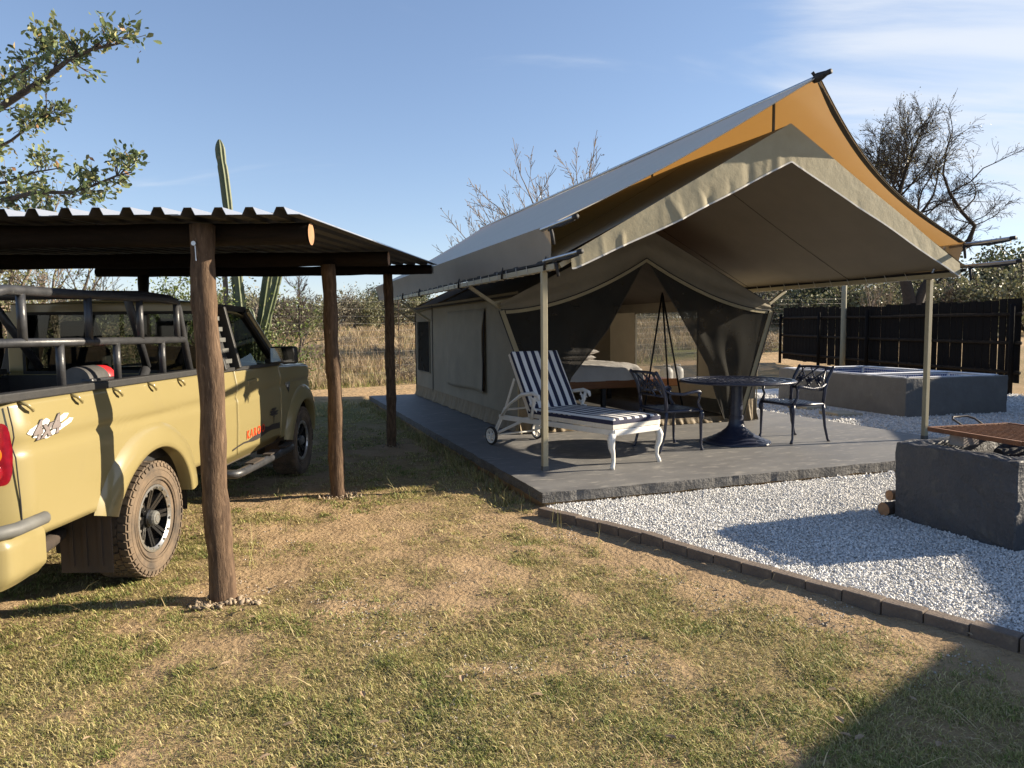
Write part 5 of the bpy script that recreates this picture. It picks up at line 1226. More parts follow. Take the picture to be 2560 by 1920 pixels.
for sgn in (1, -1):
    MB().tube([(sgn*(side_x(-1.275, z)+.001), -1.275 - .03*math.sin((z-.7)*3), z) for z in np.linspace(.62, 1.27, 14)], .0035, 5).build('panel_seam', MT['rubber_dark'], truck)
    MB().tube([(sgn*(side_x(y, 1.278)+.001), y, 1.272) for y in np.linspace(2.66, 4.0, 16)], .004, 5).build('bonnet_seam', MT['rubber_dark'], truck)
# bed rails with rope hooks
for sgn in (1, -1):
    MB().bar((sgn*.852, -1.40, 1.312), (sgn*.852, 1.10, 1.312), .075, .045).build('bed_rail', MT['black_plastic'], truck, bevel=.008)
    for y in (-1.24, -.83, -.42, .0, .42, .82):
        MB().tube([(sgn*.868, y, 1.285), (sgn*.905, y+.008, 1.272), (sgn*.915, y+.03, 1.25), (sgn*.905, y+.05, 1.235)], [.011,.011,.011,.008], 6).build('rope_hook', CR, truck, smooth=True)
# tubular cage rails
BS = MT['black_steel']
for sgn in (1, -1):
    x = sgn*.835; tr = .026
    MB().tube([(x, -1.36, 1.33), (x, -1.36, 1.70), (x, -1.35, 1.77), (x, -1.31, 1.815), (x, -1.24, 1.83), (x, -.80, 1.835), (x, .45, 1.85), (x, .53, 1.84), (x, .575, 1.79), (x, .60, 1.70), (x, .72, 1.33)], tr, 12).build('cage_top_tube', BS, truck, smooth=True)
    MB().tube([(x, -1.36, 1.572), (x, .63, 1.562)], tr*.92, 12).build('cage_middle_tube', BS, truck, smooth=True)
    for y in (-1.13, -.56, .02, .54): MB().tube([(x, y, 1.56), (x, y, 1.83)], tr*.86, 10).build('cage_upright', BS, truck, smooth=True)
    for y in (-.84, -.28, .30): MB().tube([(x, y, 1.325), (x, y, 1.56)], tr*.86, 10).build('cage_lower_upright', BS, truck, smooth=True)
MB().tube([(-.835, .45, 1.85), (-.6, .49, 1.885), (0, .5, 1.895), (.6, .49, 1.885), (.835, .45, 1.85)], .034, 12).build('cage_hoop', BS, truck, smooth=True)
MB().tube([(-.835, -1.36, 1.72), (.835, -1.36, 1.72)], .03, 10).build('cage_rear_bar', BS, truck, smooth=True)
MB().tube([(-.5, .5, 1.88), (-.42, .9, 1.35)], .03, 10).build('cage_brace', BS, truck, smooth=True)
MB().tube([(.5, .5, 1.88), (.42, .9, 1.35)], .03, 10).build('cage_brace', BS, truck, smooth=True)
# cab greenhouse
def cab_x(z): return .885 - .145*max(0, (z-1.29))/.55
roof = []
for y in np.linspace(1.20, 2.16, 20):
    t = (y-1.20)/.96; zc_ = 1.905 - .035*(2*t-1)**2*(1 if t > .5 else .6) - .05*max(0, t-.8)/.2*.4; row = []
    for s in np.linspace(-1, 1, 25):
        row.append((s*(cab_x(1.83)+.01), y, zc_ - .085*abs(s)**5 - .02*s*s))
    roof.append(row)
rf = MB().grid(roof).build('cab_roof', CR, truck, smooth=True, thick=.02, offset=-1)
for sgn in (1, -1):
    X = lambda z: sgn*cab_x(z)
    MB().bar((X(1.81), 2.12, 1.815), (X(1.30)*.985, 2.66, 1.285), .06, .085, (1,0,0)).build('a_pillar', CR, truck, bevel=.014)
    MB().bar((X(1.81)*.985, 2.08, 1.80), (X(1.30)*.98, 2.58, 1.30), .05, .07, (1,0,0)).build('window_surround', MT['black_plastic'], truck)
    MB().bar((X(1.80), 1.49, 1.82), (X(1.30), 1.47, 1.29), .045, .13, (1,0,0)).build('b_pillar', MT['black_plastic'], truck, bevel=.008)
    MB().bar((X(1.82), 1.22, 1.83), (X(1.30), 1.20, 1.29), .05, .10, (1,0,0)).build('c_pillar', MT['black_plastic'], truck, bevel=.008)
    MB().bar((X(1.83), 1.20, 1.835), (X(1.83), 2.12, 1.825), .03, .05).build('roof_gutter', MT['black_plastic'], truck)
    MB().bar((X(1.29), 1.2, 1.30), (X(1.29), 2.62, 1.285), .03, .03).build('belt_strip', MT['black_plastic'], truck)
    MB().grid([[(X(1.30)*.985, 1.50, 1.30), (X(1.30)*.985, 2.58, 1.29)], [(X(1.80)*.985, 1.50, 1.81), (X(1.80)*.985, 2.08, 1.80)]]).build('side_window', MT['glass'], truck)
    qp = MB().grid([[(X(1.30)*.985, 1.24, 1.30), (X(1.30)*.985, 1.42, 1.30)], [(X(1.80)*.985, 1.25, 1.81), (X(1.80)*.985, 1.43, 1.81)]]).build('quarter_panel', MT['black_plastic'], truck)
    for k in range(5): MB().bar((X(1.36+.09*k)*1.0+sgn*.012, 1.26, 1.37+.09*k), (X(1.36+.09*k)+sgn*.012, 1.40, 1.37+.09*k), .03, .035).build('louvre', MT['grey_trim'], qp)
ws = [[(s*cab_x(z)*.96, 2.11 + (1.82-z)/.53*.55 + .06*(1-s*s), z + .02*(1-s*s)) for s in np.linspace(-1, 1, 15)] for z in np.linspace(1.29, 1.82, 8)]
MB().grid(ws).build('windscreen', MT['glass'], truck, smooth=True)
mb = MB(); mb.box(-.84,.84,1.15,1.19,.80,1.30).box(-.80,.80,1.15,1.19,1.78,1.86).box(-.84,-.70,1.15,1.19,1.30,1.80).box(.70,.84,1.15,1.19,1.30,1.80); mb.build('cab_back', CR, truck, bevel=.01)
gl_ = MB(); gl_.grid([[(-.70,1.165,1.30),(.70,1.165,1.30)],[(-.70,1.165,1.78),(.70,1.165,1.78)]]).build('rear_window', MT['glass'], truck)
MB().box(-.72,.72,1.148,1.150,1.285,1.31).box(-.72,.72,1.148,1.150,1.765,1.79).box(-.72,-.695,1.148,1.150,1.31,1.765).box(.695,.72,1.148,1.150,1.31,1.765).build('rear_window_seal', MT['rubber_dark'], truck)
# bonnet and nose
rows = []
for y in np.linspace(2.62, 4.16, 24):
    t = (y-2.62)/1.54; zc_ = 1.315 - .055*t - .16*max(0, (t-.78)/.22)**2; row = []
    for s in np.linspace(-1, 1, 21): row.append((s*(side_x(y, 1.2)-.015), y, zc_ - .035*abs(s)**4 - .012*s*s))
    rows.append(row)
MB().grid(rows).build('bonnet', CR, truck, smooth=True)
MB().box(-.60,.60,4.12,4.17,.75,1.12).build('grille', MT['black_plastic'], truck, bevel=.01)
MB().box(-.82,.82,4.08,4.26,.46,.74).build('front_bumper', CR, truck, bevel=.05, seg=3)
for sgn in (1,-1): MB().box(min(sgn*.60,sgn*.74), max(sgn*.60,sgn*.74), 4.10, 4.16, .86, 1.08).build('headlight', MT['chrome'], truck, bevel=.03, seg=3)
# cab inside
for sgn in (-1, 1):
    st = MB().box(sgn*.40-.25, sgn*.40+.25, 1.32, 1.46, .90, 1.50).box(sgn*.40-.25, sgn*.40+.25, 1.46, 1.95, .80, .98).build('seat', MT['seat'], truck, bevel=.05, seg=3)
    MB().box(sgn*.40-.13, sgn*.40+.13, 1.33, 1.42, 1.53, 1.72).build('headrest', MT['seat'], st, bevel=.04, seg=3)
MB().box(-.80,.80,2.35,2.62,1.0,1.27).build('dashboard', MT['seat'], truck, bevel=.05)
MB().tube([(.40+.18*math.cos(a), 2.22+.06*math.sin(a), 1.24+.17*math.sin(a)) for a in np.linspace(0, 2*math.pi, 26)], .014, 8, False).build('steering_wheel', MT['seat'], truck, smooth=True)
MB().box(-.12,.12,2.20,2.225,1.68,1.75).build('rear_view_mirror', MT['black_plastic'], truck, bevel=.01)
# wheels
def make_wheel():
    objs = []
    ty = MB(); Rw = .381; prof_ = [(.228,-.115),(.30,-.130),(.345,-.130),(.370,-.122),(.374,-.10),(.374,.10),(.370,.122),(.345,.130),(.30,.130),(.228,.115),(.21,.09),(.21,-.09),(.228,-.115)]
    ty.lathe(prof_, 64, axis='x')
    n_ = 44
    for k in range(n_):
        a = 2*math.pi*k/n_
        for x0, x1, off, zz in ((-.122,-.068,0,1),(-.062,-.022,.5,1),(-.016,.018,0,1),(.022,.062,.5,1),(.068,.122,0,1)):
            b0, b1 = a + off*2*math.pi/n_ + .010, a + off*2*math.pi/n_ + 2*math.pi/n_ - .022
            P = []
            for rr_ in (.370, .383):
                for bb in (b0, b1):
                    for xx in (x0, x1): P.append((xx, rr_*math.cos(bb + .02*math.sin(xx*60)), rr_*math.sin(bb + .02*math.sin(xx*60))))
            ty.add(P, [(0,1,3,2),(4,6,7,5),(0,4,5,1),(1,5,7,3),(3,7,6,2),(2,6,4,0)])
        for xs_ in (-1, 1):   # shoulder lugs
            P = []
            for rr_, xx in ((.346, .131), (.370, .126)):
                for bb in (a+.01, a+2*math.pi/n_-.03): P += [(xs_*xx, rr_*math.cos(bb), rr_*math.sin(bb)), (xs_*(xx+.006), rr_*math.cos(bb), rr_*math.sin(bb))]
            ty.add(P, [(0,1,3,2),(4,6,7,5),(0,4,5,1),(1,5,7,3),(3,7,6,2),(2,6,4,0)])
    for rr_ in (.255, .275, .318): ty.lathe([(rr_,.1285),(rr_+.004,.133),(rr_+.010,.133),(rr_+.014,.1285)], 48, axis='x', caps=False)
    return ty
wheel_me = make_wheel().mesh('wheel'); wheel_me.materials.append(MT['rubber']); wheel_me.polygons.foreach_set('use_smooth', [True]*len(wheel_me.polygons)); sharp(wheel_me, 35)
barrel = MB().lathe([(.215,-.10),(.222,.105),(.215,.112),(.200,.10),(.195,.03),(.190,-.09),(.215,-.10)], 48, axis='x').lathe([(.0,.0),(.19,.0),(.195,.012),(.0,.012)], 40, axis='x')
barrel_me = barrel.mesh('rim'); barrel_me.materials.append(MT['rim_black']); barrel_me.polygons.foreach_set('use_smooth', [True]*len(barrel_me.polygons)); sharp(barrel_me, 35)
spk = MB()
for k in range(8):
    a = 2*math.pi*k/8 + .2
    for d in (-.085, .085):
        spk.bar((.055, .055*math.cos(a+d*2.2), .055*math.sin(a+d*2.2)), (.090, .198*math.cos(a+d), .198*math.sin(a+d)), .020, .022, (1,0,0))
    spk.bar((.045, .06*math.cos(a), .06*math.sin(a)), (.070, .195*math.cos(a), .195*math.sin(a)), .05, .012, (1,0,0))
spk_me = spk.mesh('spokes'); spk_me.materials.append(MT['rim_black'])
lip = MB().lathe([(.196,.100),(.212,.114),(.224,.112),(.2235,.119),(.210,.121),(.193,.106)], 56, axis='x', caps=False)
for k in range(8):
    a = 2*math.pi*k/8 + .2
    lip.bar((.1035, .150*math.cos(a), .150*math.sin(a)), (.107, .197*math.cos(a), .197*math.sin(a)), .010, .006, (1,0,0)) if False else None
    for q in (-1, 1):
        b = a + q*.20; lip.lathe([(0,.112),(.010,.112),(.010,.122),(0,.122)], 8, (0, .206*math.cos(b), .206*math.sin(b)), axis='x')
lip_me = lip.mesh('rim_edge'); lip_me.materials.append(MT['rim_silver']); lip_me.polygons.foreach_set('use_smooth', [True]*len(lip_me.polygons)); sharp(lip_me, 35)
hubm = MB().lathe([(.062,.02),(.060,.085),(.050,.095),(.0,.096)], 24, axis='x'); hub_me = hubm.mesh('hub'); hub_me.materials.append(MT['rim_black']); hub_me.polygons.foreach_set('use_smooth', [True]*len(hub_me.polygons)); sharp(hub_me, 40)
capm = MB().lathe([(.052,.09),(.051,.115),(.044,.128),(.030,.132),(.0,.133)], 12, axis='x'); cap_me = capm.mesh('hub_cap'); cap_me.materials.append(MT['grey_trim'])
ring_me = MB().lathe([(.024,.132),(.030,.132),(.030,.135),(.024,.135),(.024,.132)], 20, axis='x').mesh('hub_ring'); ring_me.materials.append(MT['rim_silver'])
for sgn in (1, -1):
    for yc in (0, AXF):
        w = obj('wheel', wheel_me, None, truck); w.location = (sgn*.768, yc, .379); w.rotation_euler = (random.uniform(0, 6), 0, 0 if sgn > 0 else math.pi)
        for nm, me in (('rim', barrel_me), ('spokes', spk_me), ('rim_edge', lip_me), ('hub', hub_me), ('hub_cap', cap_me), ('hub_ring', ring_me)): obj(nm, me, None, w)
# decals: lettering wraps onto the panel
def text_mesh(body, size, shear=0.0, offset=0.0, space=1.0):
    cu = bpy.data.curves.new('lettering', 'FONT'); cu.body = body; cu.size = size; cu.shear = shear; cu.offset = offset; cu.space_character = space; cu.resolution_u = 3
    o = bpy.data.objects.new('lettering', cu); COL.objects.link(o); dg = bpy.context.evaluated_depsgraph_get()
    me = bpy.data.meshes.new_from_object(o.evaluated_get(dg)); bpy.data.objects.remove(o); bpy.data.curves.remove(cu); return me
def wrap(me, y0, z0, lift, slope=0.0, sx=1.0):
    for v in me.vertices:
        y = y0 + v.co.x*sx; z = z0 + v.co.y + slope*v.co.x*sx; v.co = (side_x(y, z) + lift, y, z)
    me.update()
def shape_decal(name, poly, mat, lift, z0=0):
    mb = MB(); mb.add([(side_x(y, z)+lift, y, z) for y, z in poly], [tuple(range(len(poly)))]); return mb.build(name, mat, truck)
def band(pts_top, pts_bot, name, mat, lift):
    mb = MB(); mb.grid([[(side_x(y,z)+lift, y, z) for y, z in pts_bot], [(side_x(y,z)+lift, y, z) for y, z in pts_top]]); return mb.build(name, mat, truck)
for k, (ya, za, ln, wd) in enumerate(((-1.235, 1.110, .17, .030), (-1.20, 1.088, .30, .026), (-1.12, 1.075, .25, .024))):
    sl = .30; n_ = 10; tp = [(ya+ln*i/n_, za+wd+sl*ln*i/n_ - .012*(i in (0, n_))) for i in range(n_+1)]; bt = [(ya+ln*i/n_+.008, za+sl*ln*i/n_ + .012*(i in (0, n_))) for i in range(n_+1)]
    band(tp, bt, 'sticker_brush', MT['decal_white'], .0035 + .0004*k)
me = text_mesh('4x4', .125, .30, .0075, 1.08); wrap(me, -1.205, 1.085, .0062, .10, 1.08); obj('sticker_lettering', me, MT['decal_dark'], truck)
me = text_mesh('4x4', .125, .30, .0035, 1.08); wrap(me, -1.205, 1.085, .0074, .10, 1.08); obj('sticker_lettering', me, MT['decal_grey'], truck)
me = text_mesh('KAROO', .105, .0, .002, 1.45); wrap(me, 1.66, .655, .0062, .02, 1.0); obj('door_lettering', me, MT['decal_red'], truck)
hill_t = [(1.34,.615),(1.46,.628),(1.60,.640),(1.72,.636),(1.84,.655),(1.94,.668),(2.02,.70),(2.08,.728),(2.14,.705),(2.24,.69),(2.34,.70),(2.46,.695),(2.585,.690)]
hill_b = [(y, .605 + .035*(y-1.34)/1.2 + .012*math.sin(y*9)) for y, z in hill_t]
band(hill_t, hill_b, 'hill_graphic', MT['decal_dark'], .005)
shape_decal('tree_graphic', [(2.385,.69),(2.40,.69),(2.405,.76),(2.43,.79),(2.39,.775),(2.36,.79),(2.39,.76)], MT['decal_dark'], .0065)
for cy_, cz_, a_, b_ in ((2.36,.800,.085,.014),(2.44,.815,.09,.013),(2.40,.845,.075,.014),(2.33,.825,.05,.01),(2.47,.79,.05,.009)):
    shape_decal('tree_graphic', [(cy_+a_*math.cos(t)*(1+.12*math.sin(5*t)), cz_+b_*math.sin(t)*(1+.3*math.sin(3*t))) for t in np.linspace(0, 2*math.pi, 15)[:-1]], MT['decal_dark'], .0068 + .0003*random.random())

# load in the bed
cmp_ = thing('portable_compressor', 'black portable machine with a red cap standing in the truck bed', 'machine', (TX+.50, TY-.22, .80))
MB().box(-.22,.22,-.17,.17,0,.40).build('case', MT['black_plastic'], cmp_, bevel=.02)
MB().box(.15,.228,-.15,.12,.42,.54).build('front_bracket', MT['black_steel'], cmp_, bevel=.012)
MB().lathe([(.0,-.14),(.09,-.14),(.095,-.1),(.095,.06),(.088,.08),(0,.08)], 20, (.12, .0, .52), axis='y').build('motor', MT['grey_plastic'], cmp_, auto=40)
cp = MB().lathe([(.088,.082),(.092,.09),(.090,.155),(.07,.175),(0,.178)], 20, (.12, .0, .52), axis='y').build('cap', MT['red_plastic'], cmp_, auto=40)
kn = MB()
for a in np.linspace(0, 5.2, 6): kn.box(.12+.05*math.cos(a)-.012, .12+.05*math.cos(a)+.012, .176, .19, .52+.05*math.sin(a)-.012, .52+.05*math.sin(a)+.012)
kn.build('cap_grip', MT['red_plastic'], cp)
MB().tube([(.0,.30,.44),(.10,.45,.40),(.14,.60,.47),(.12,.70,.55)], .035, 10).build('hose', MT['black_steel'], cmp_, smooth=True)
MB().box(-.2,.2,-.55,-.25,.0,.36).tube([(.16,-.42,.38),(.16,-.38,.43),(.16,-.34,.38)], .012, 6).build('tool_box', MT['black_steel'], cmp_)

# ------------------------------------------------------------------ invented block out of frame to the right, shaped to cast the yard shadow
blocker = thing('shadow_blocker', 'unseen plastered block added outside the right edge to cast a shadow over the yard', 'blocker', (8.66, 5.09, 0), -R(20.7))
prof_h = [(-3.6,0),(12,0),(12,2.42),(0,2.42),(-1.15,2.92),(-3.6,3.5)]  # top outline drawn to give the wanted shadow edge
MB().prism(prof_h, lambda v, z: (0, v, z), lambda v, z: (3.6, v, z)).build('wall', MT['pool_plaster'], blocker)
top_h = prof_h[2:]
MB().grid([[(-.0, v, z+.004) for v, z in top_h], [(3.66, v, z+.004) for v, z in top_h]]).build('roof', MT['zinc'], blocker, thick=.02)
MB().box(-.03, .004, 3.2, 4.1, 0, 2.05).build('door', MT['pole_wood'], blocker)  # door panel on the added, unseen block

# ------------------------------------------------------------------ trees
def grow(seed, start, direction, length, rad, levels, nchild=(3,5), spread=.6, lenf=.68, radf=.62, segs=6, gnarl=.18, up=.10, flat=0.0, tips=None, start_t=.35, droop=0.0):
    """returns list of (points, radii, level)"""
    r = random.Random(seed); out = []
    def br(p, d, L, rd, lev):
        pts = [p.copy()]; rs = [rd]; q = p.copy(); dd = d.normalized(); n = max(3, segs - (levels-lev))
        for i in range(n):
            dd = (dd + Vector((r.gauss(0,1), r.gauss(0,1), r.gauss(0,1)))*gnarl + Vector((0,0,up)) - Vector((0,0,droop*(levels-lev)))).normalized()
            if flat: dd.z *= (1-flat*(levels-lev)/levels); dd.normalize()
            q = q + dd*(L/n); pts.append(q.copy()); rs.append(rd*(1-.55*(i+1)/n))
        out.append((pts, rs, lev))
        if lev == 0:
            if tips is not None: tips.append((pts[-1], dd)); tips.append((pts[-2], dd))
            return
        k = r.randint(*nchild)
        for c in range(k):
            t = start_t + (1-start_t)*(c+r.random()*.8)/k; t = min(t, .98); i = int(t*n); f = t*n-i; base = pts[i].lerp(pts[min(i+1,n)], f)
            ax = (pts[min(i+1,n)]-pts[i]).normalized(); o = ax.orthogonal().normalized(); o.rotate(Matrix.Rotation(r.uniform(0, 2*math.pi), 3, ax))
            nd = (ax*math.cos(spread*r.uniform(.7,1.25)) + o*math.sin(spread*r.uniform(.7,1.25))).normalized()
            br(base, nd, L*lenf*r.uniform(.75,1.2)*(1-.25*t), rs[i]*radf*r.uniform(.8,1.1), lev-1)
        br(pts[-1], dd, L*lenf*.9, rs[-1]*.95, lev-1)
    br(Vector(start), Vector(direction), length, rad, levels)
    return out
def branch_mesh(name, brs, minr=.004, sides=(3,4,5,7,8)):
    V, Fq, b = [], [], 0
    for pts, rs, lev in brs:
        n = sides[min(lev, len(sides)-1)]; k = len(pts); P = np.array([tuple(p) for p in pts]); T = np.gradient(P, axis=0); T /= np.maximum(1e-9, np.linalg.norm(T, axis=1, keepdims=True))
        ref = np.array([.3,.5,.81]) if abs(T[0] @ np.array([.3,.5,.81])) < .9 else np.array([1.,0,0]); A = np.cross(T, ref); A /= np.maximum(1e-9, np.linalg.norm(A, axis=1, keepdims=True)); B = np.cross(T, A)
        an = 2*np.pi*np.arange(n)/n; rr_ = np.maximum(np.array(rs), minr)[:,None,None]
        ring = P[:,None] + rr_*(A[:,None]*np.cos(an)[None,:,None] + B[:,None]*np.sin(an)[None,:,None]); V.append(ring.reshape(-1,3))
        i, j = np.meshgrid(np.arange(k-1), np.arange(n), indexing='ij'); j2 = (j+1) % n
        Fq.append(np.stack([i*n+j, i*n+j2, (i+1)*n+j2, (i+1)*n+j], -1).reshape(-1,4) + b); b += k*n
    return np.concatenate(V), np.concatenate(Fq)
def tree_branches(name, brs, mat, parent, minr=.004):
    V, F = branch_mesh(name, brs, minr); return obj(name, np_mesh(name, V, F, mat, None, True), None, parent)
def leaf_cloud(name, centers, normals, n_per, spread, size, pal, seed, parent, aspect=.45, mat=None, cup=.25, obovate=False):
    r = np.random.default_rng(seed); C = np.repeat(np.asarray(centers, float), n_per, 0); n = len(C)
    P = C + r.normal(0, 1, (n,3))*np.asarray(spread)
    d = r.normal(0, 1, (n,3)) + (np.repeat(np.asarray(normals, float), n_per, 0)*1.2 if normals is not None else np.array([0,0,.3])); d /= np.linalg.norm(d, axis=1, keepdims=True)
    q = np.cross(d, r.normal(0, 1, (n,3))); q /= np.maximum(1e-6, np.linalg.norm(q, axis=1, keepdims=True)); w = np.cross(d, q)
    L = size*r.uniform(.6, 1.3, (n,1)); hw = L*aspect*.5
    V = np.stack([P, P + d*L*.55 + q*hw + w*hw*cup, P + d*L, P + d*L*.55 - q*hw + w*hw*cup], 1).reshape(-1,3)
    f = np.array([[0,1,2],[0,2,3]]); F = (f[None] + (np.arange(n)*4)[:,None,None]).reshape(-1,3)
    pal = np.array(pal); col = pal[r.integers(0, len(pal), n)]*r.uniform(.7, 1.3, (n,1))
    if obovate:
        V = np.stack([P, P + d*L*.4 + q*hw*.75 + w*hw*cup, P + d*L*.78 + q*hw + w*hw*cup, P + d*L, P + d*L*.78 - q*hw + w*hw*cup, P + d*L*.4 - q*hw*.75 + w*hw*cup], 1).reshape(-1,3)
        f = np.array([[0,1,2],[0,2,3],[0,3,4],[0,4,5]]); F = (f[None] + (np.arange(n)*6)[:,None,None]).reshape(-1,3)
        return obj(name, np_mesh(name, V, F, mat or MT['leaf'], np.repeat(col, 6, 0)), None, parent)
    return obj(name, np_mesh(name, V, F, mat or MT['leaf'], np.repeat(col, 4, 0)), None, parent)

# bare acacia behind the fence on the right
def acacia():
    base = Vector((19.9, 36, float(gz_base(20, 36)))); t = thing('bare_acacia', 'tall nearly leafless acacia with dense fine twigs behind the black fence', 'tree', base)
    tips = []; brs = []
    tr = [Vector((0,0,-.2)), Vector((.05,0,1.2)), Vector((-.05,.1,2.4)), Vector((-.3,.2,3.6)), Vector((-.75,.2,5.0)), Vector((-1.05,.1,6.4))]
    brs.append((tr, [.36,.33,.30,.26,.22,.17], 4))
    rr_ = random.Random(3)
    for k, (b, d, L, rd) in enumerate([(tr[5], (-.35,.2,1), 2.5, .13), (tr[5], (.35,-.2,1), 2.7, .13), (tr[4], (-.9,.1,.8), 2.2, .11), (tr[4], (.8,.3,.9), 3.0, .13), (tr[4], (.1,-.8,.9), 2.2, .10), (tr[5], (.75,.5,.75), 3.0, .11), (tr[5], (-.75,-.4,.75), 2.3, .10), (tr[3], (.9,-.1,.55), 2.6, .11), (tr[5], (.0,.8,.8), 2.3, .10)]):
        brs += grow(100+k, b, d, L*1.08, rd, 4, (4,5), .62, .64, .58, 6, .16, .06, 0, tips, .3, .012)
    # the crooked limb to the right
    lb = [tr[1]+Vector((.1,0,.4)), Vector((.55,.0,2.9)), Vector((1.15,0,3.9)), Vector((2.0,0,4.6)), Vector((2.75,0,5.3)), Vector((3.0,0,6.0)), Vector((2.3,0,6.7)), Vector((1.7,0,7.6)), Vector((1.35,0,8.5))]
    brs.append((lb, [.26,.22,.19,.16,.13,.10,.085,.07,.05], 3))
    brs.append(([lb[3], Vector((2.7,0,5.0)), Vector((3.4,.1,5.25))], [.12,.10,.06], 2)); brs.append(([lb[1], Vector((.85,.1,3.8)), Vector((.95,.1,4.9))], [.11,.09,.06], 2))
    for k, (b, d, L, rd) in enumerate([(lb[7], (.9,0,.5), 2.4, .05), (lb[6], (.9,.2,.6), 2.2, .05), (lb[8], (.2,0,1), 2.0, .05), (lb[7], (-.5,.2,.6), 1.6, .04), (lb[5], (-.6,.1,.2), 1.4, .035), (lb[6], (-.8,-.2,.1), 1.4, .035), (lb[5], (.5,-.2,.3), 1.3, .03)]):
        brs += grow(140+k, b, d, L, rd, 3, (3,4), .65, .64, .55, 6, .18, .03, 0, tips, .25, .03)
    tree_branches('branches', brs, MT['bark_dark'], t, .008)
    hi = [p for p, d in tips if p.z > 8.0][::14]
    leaf_cloud('sparse_leaves', [tuple(p) for p in hi], None, 5, (.18,.18,.14), .10, [(0.14,0.12,0.05),(0.18,0.15,0.07),(0.11,0.10,0.05)], 5, t)
    return t
acacia()
def bare_fan():
    base = Vector((1.75, 33, float(gz_base(2, 33))+.3)); t = thing('bare_tree', 'leafless pale branched tree rising behind the tent roof', 'tree', base); tips = []; brs = []
    brs.append(([Vector((0,0,-.2)), Vector((.1,0,1.5)), Vector((0,.1,2.6))], [.30,.26,.22], 4))
    for k in range(30):
        a = -1.32 + 2.45*k/29; L = 4.9 - .8*abs(a) + .6*math.sin(k*2.3)
        brs += grow(200+k, (.03*k-.3, .2*math.sin(k*2), 1.6+.35*(k % 3)), (math.sin(a), .45*math.sin(k*1.7), math.cos(a)+.1), L, .06, 2, (8,10), .55, .34, .5, 9, .08, .02, 0, tips, .30)
    tree_branches('branches', brs, MT['bark_pale'], t, .012)
    leaf_cloud('seed_pods', [tuple(p) for p, d in tips[::9]], None, 2, (.08,.08,.06), .10, [(0.10,0.07,0.05),(0.14,0.10,0.07)], 6, t)['kind'] = 'stuff'
bare_fan()

# leafy tree reaching in from the left
def left_tree():
    base = Vector((-9.3, 8.6, 0)); t = thing('leafy_tree', 'broad-leaved tree whose leafy branches reach in at the upper left', 'tree', base); tips = []; brs = []
    brs.append(([Vector((0,0,-.2)), Vector((.1,0,1.2)), Vector((.3,0,2.4)), Vector((.9,0,3.2))], [.19,.17,.14,.11], 4))
    # main limbs given by the points they pass through (local)
    def P(pxx, pyy, Y): return ray_pt(pxx, pyy, Y) - base
    limbs = [([(0.9,0,3.2)], [P(-120,345,8.2), P(30,250,8.0), P(115,195,7.9), P(170,150,7.9), P(225,125,7.8), P(300,108,7.8)], .05),
             ([(0.9,0,3.2)], [P(-150,260,8.6), P(0,215,8.5), P(60,175,8.4), P(110,140,8.4), P(130,120,8.4)], .035),
             ([(0.5,0,2.7)], [P(-150,520,8.4), P(0,503,8.2), P(90,480,8.1), P(170,482,8.0), P(230,465,7.9), P(290,440,7.9), P(330,430,7.9)], .035),
             ([(0.5,0,2.7)], [P(-100,470,9.0), P(20,455,9.0), P(90,430,9.0), P(150,420,8.9)], .03),
             ([(0.5,0,2.7)], [P(-100,420,9.2), P(30,350,9.2), P(80,310,9.2), P(125,280,9.2)], .03)]
    leafpts = []; leafn = []; rr_ = random.Random(9)
    for li, (st, pts, rd) in enumerate(limbs):
        pl = [Vector(st[0])] + pts; k = len(pl); brs.append((pl, [rd*(1.0-.8*i/(k-1)) for i in range(k)], 3))
        for i in range(1, k):
            nsub = 5 if li in (0, 2) else 4
            for c in range(nsub):
                f = rr_.random(); b = pl[i-1].lerp(pl[i], f) if i > 1 else pl[i]; ax = (pl[i]-pl[i-1]).normalized(); d = (ax*.6 + Vector((rr_.gauss(0,.5), rr_.gauss(0,.6), rr_.gauss(0.1 if li != 2 else .0,.55)))).normalized()
                tp = []; L = rr_.uniform(.10,.22)*(1.2 if li == 0 else .9)
                brs += grow(rr_.randint(0,9999), b, d, L, rd*.22+.002, 1 if li < 4 else 2, (2,3), .6, .7, .6, 4, .2, .05, 0, tp, .4)
                if li < 3 or (li == 3 and rr_.random() < .6) or rr_.random() < .15:
                    for q, dd in tp: leafpts.append(tuple(q)); leafn.append(tuple(dd))
        leafpts.append(tuple(pl[-1])); leafn.append((.5,0,.3))
    tree_branches('branches', brs, MT['bark_tree'], t, .0035)
    leaf_cloud('leaves', leafpts, leafn, 4, (.05,.05,.045), .078, [(0.14,0.18,0.065),(0.10,0.135,0.05),(0.21,0.235,0.095),(0.075,0.10,0.045),(0.28,0.265,0.11),(0.17,0.20,0.085)], 8, t, aspect=.48, obovate=True)
    dry = leafpts[::11]; leaf_cloud('withered_leaves', dry, None, 1, (.07,.07,.06), .09, [(0.36,0.20,0.10),(0.30,0.22,0.10)], 10, t)
left_tree()

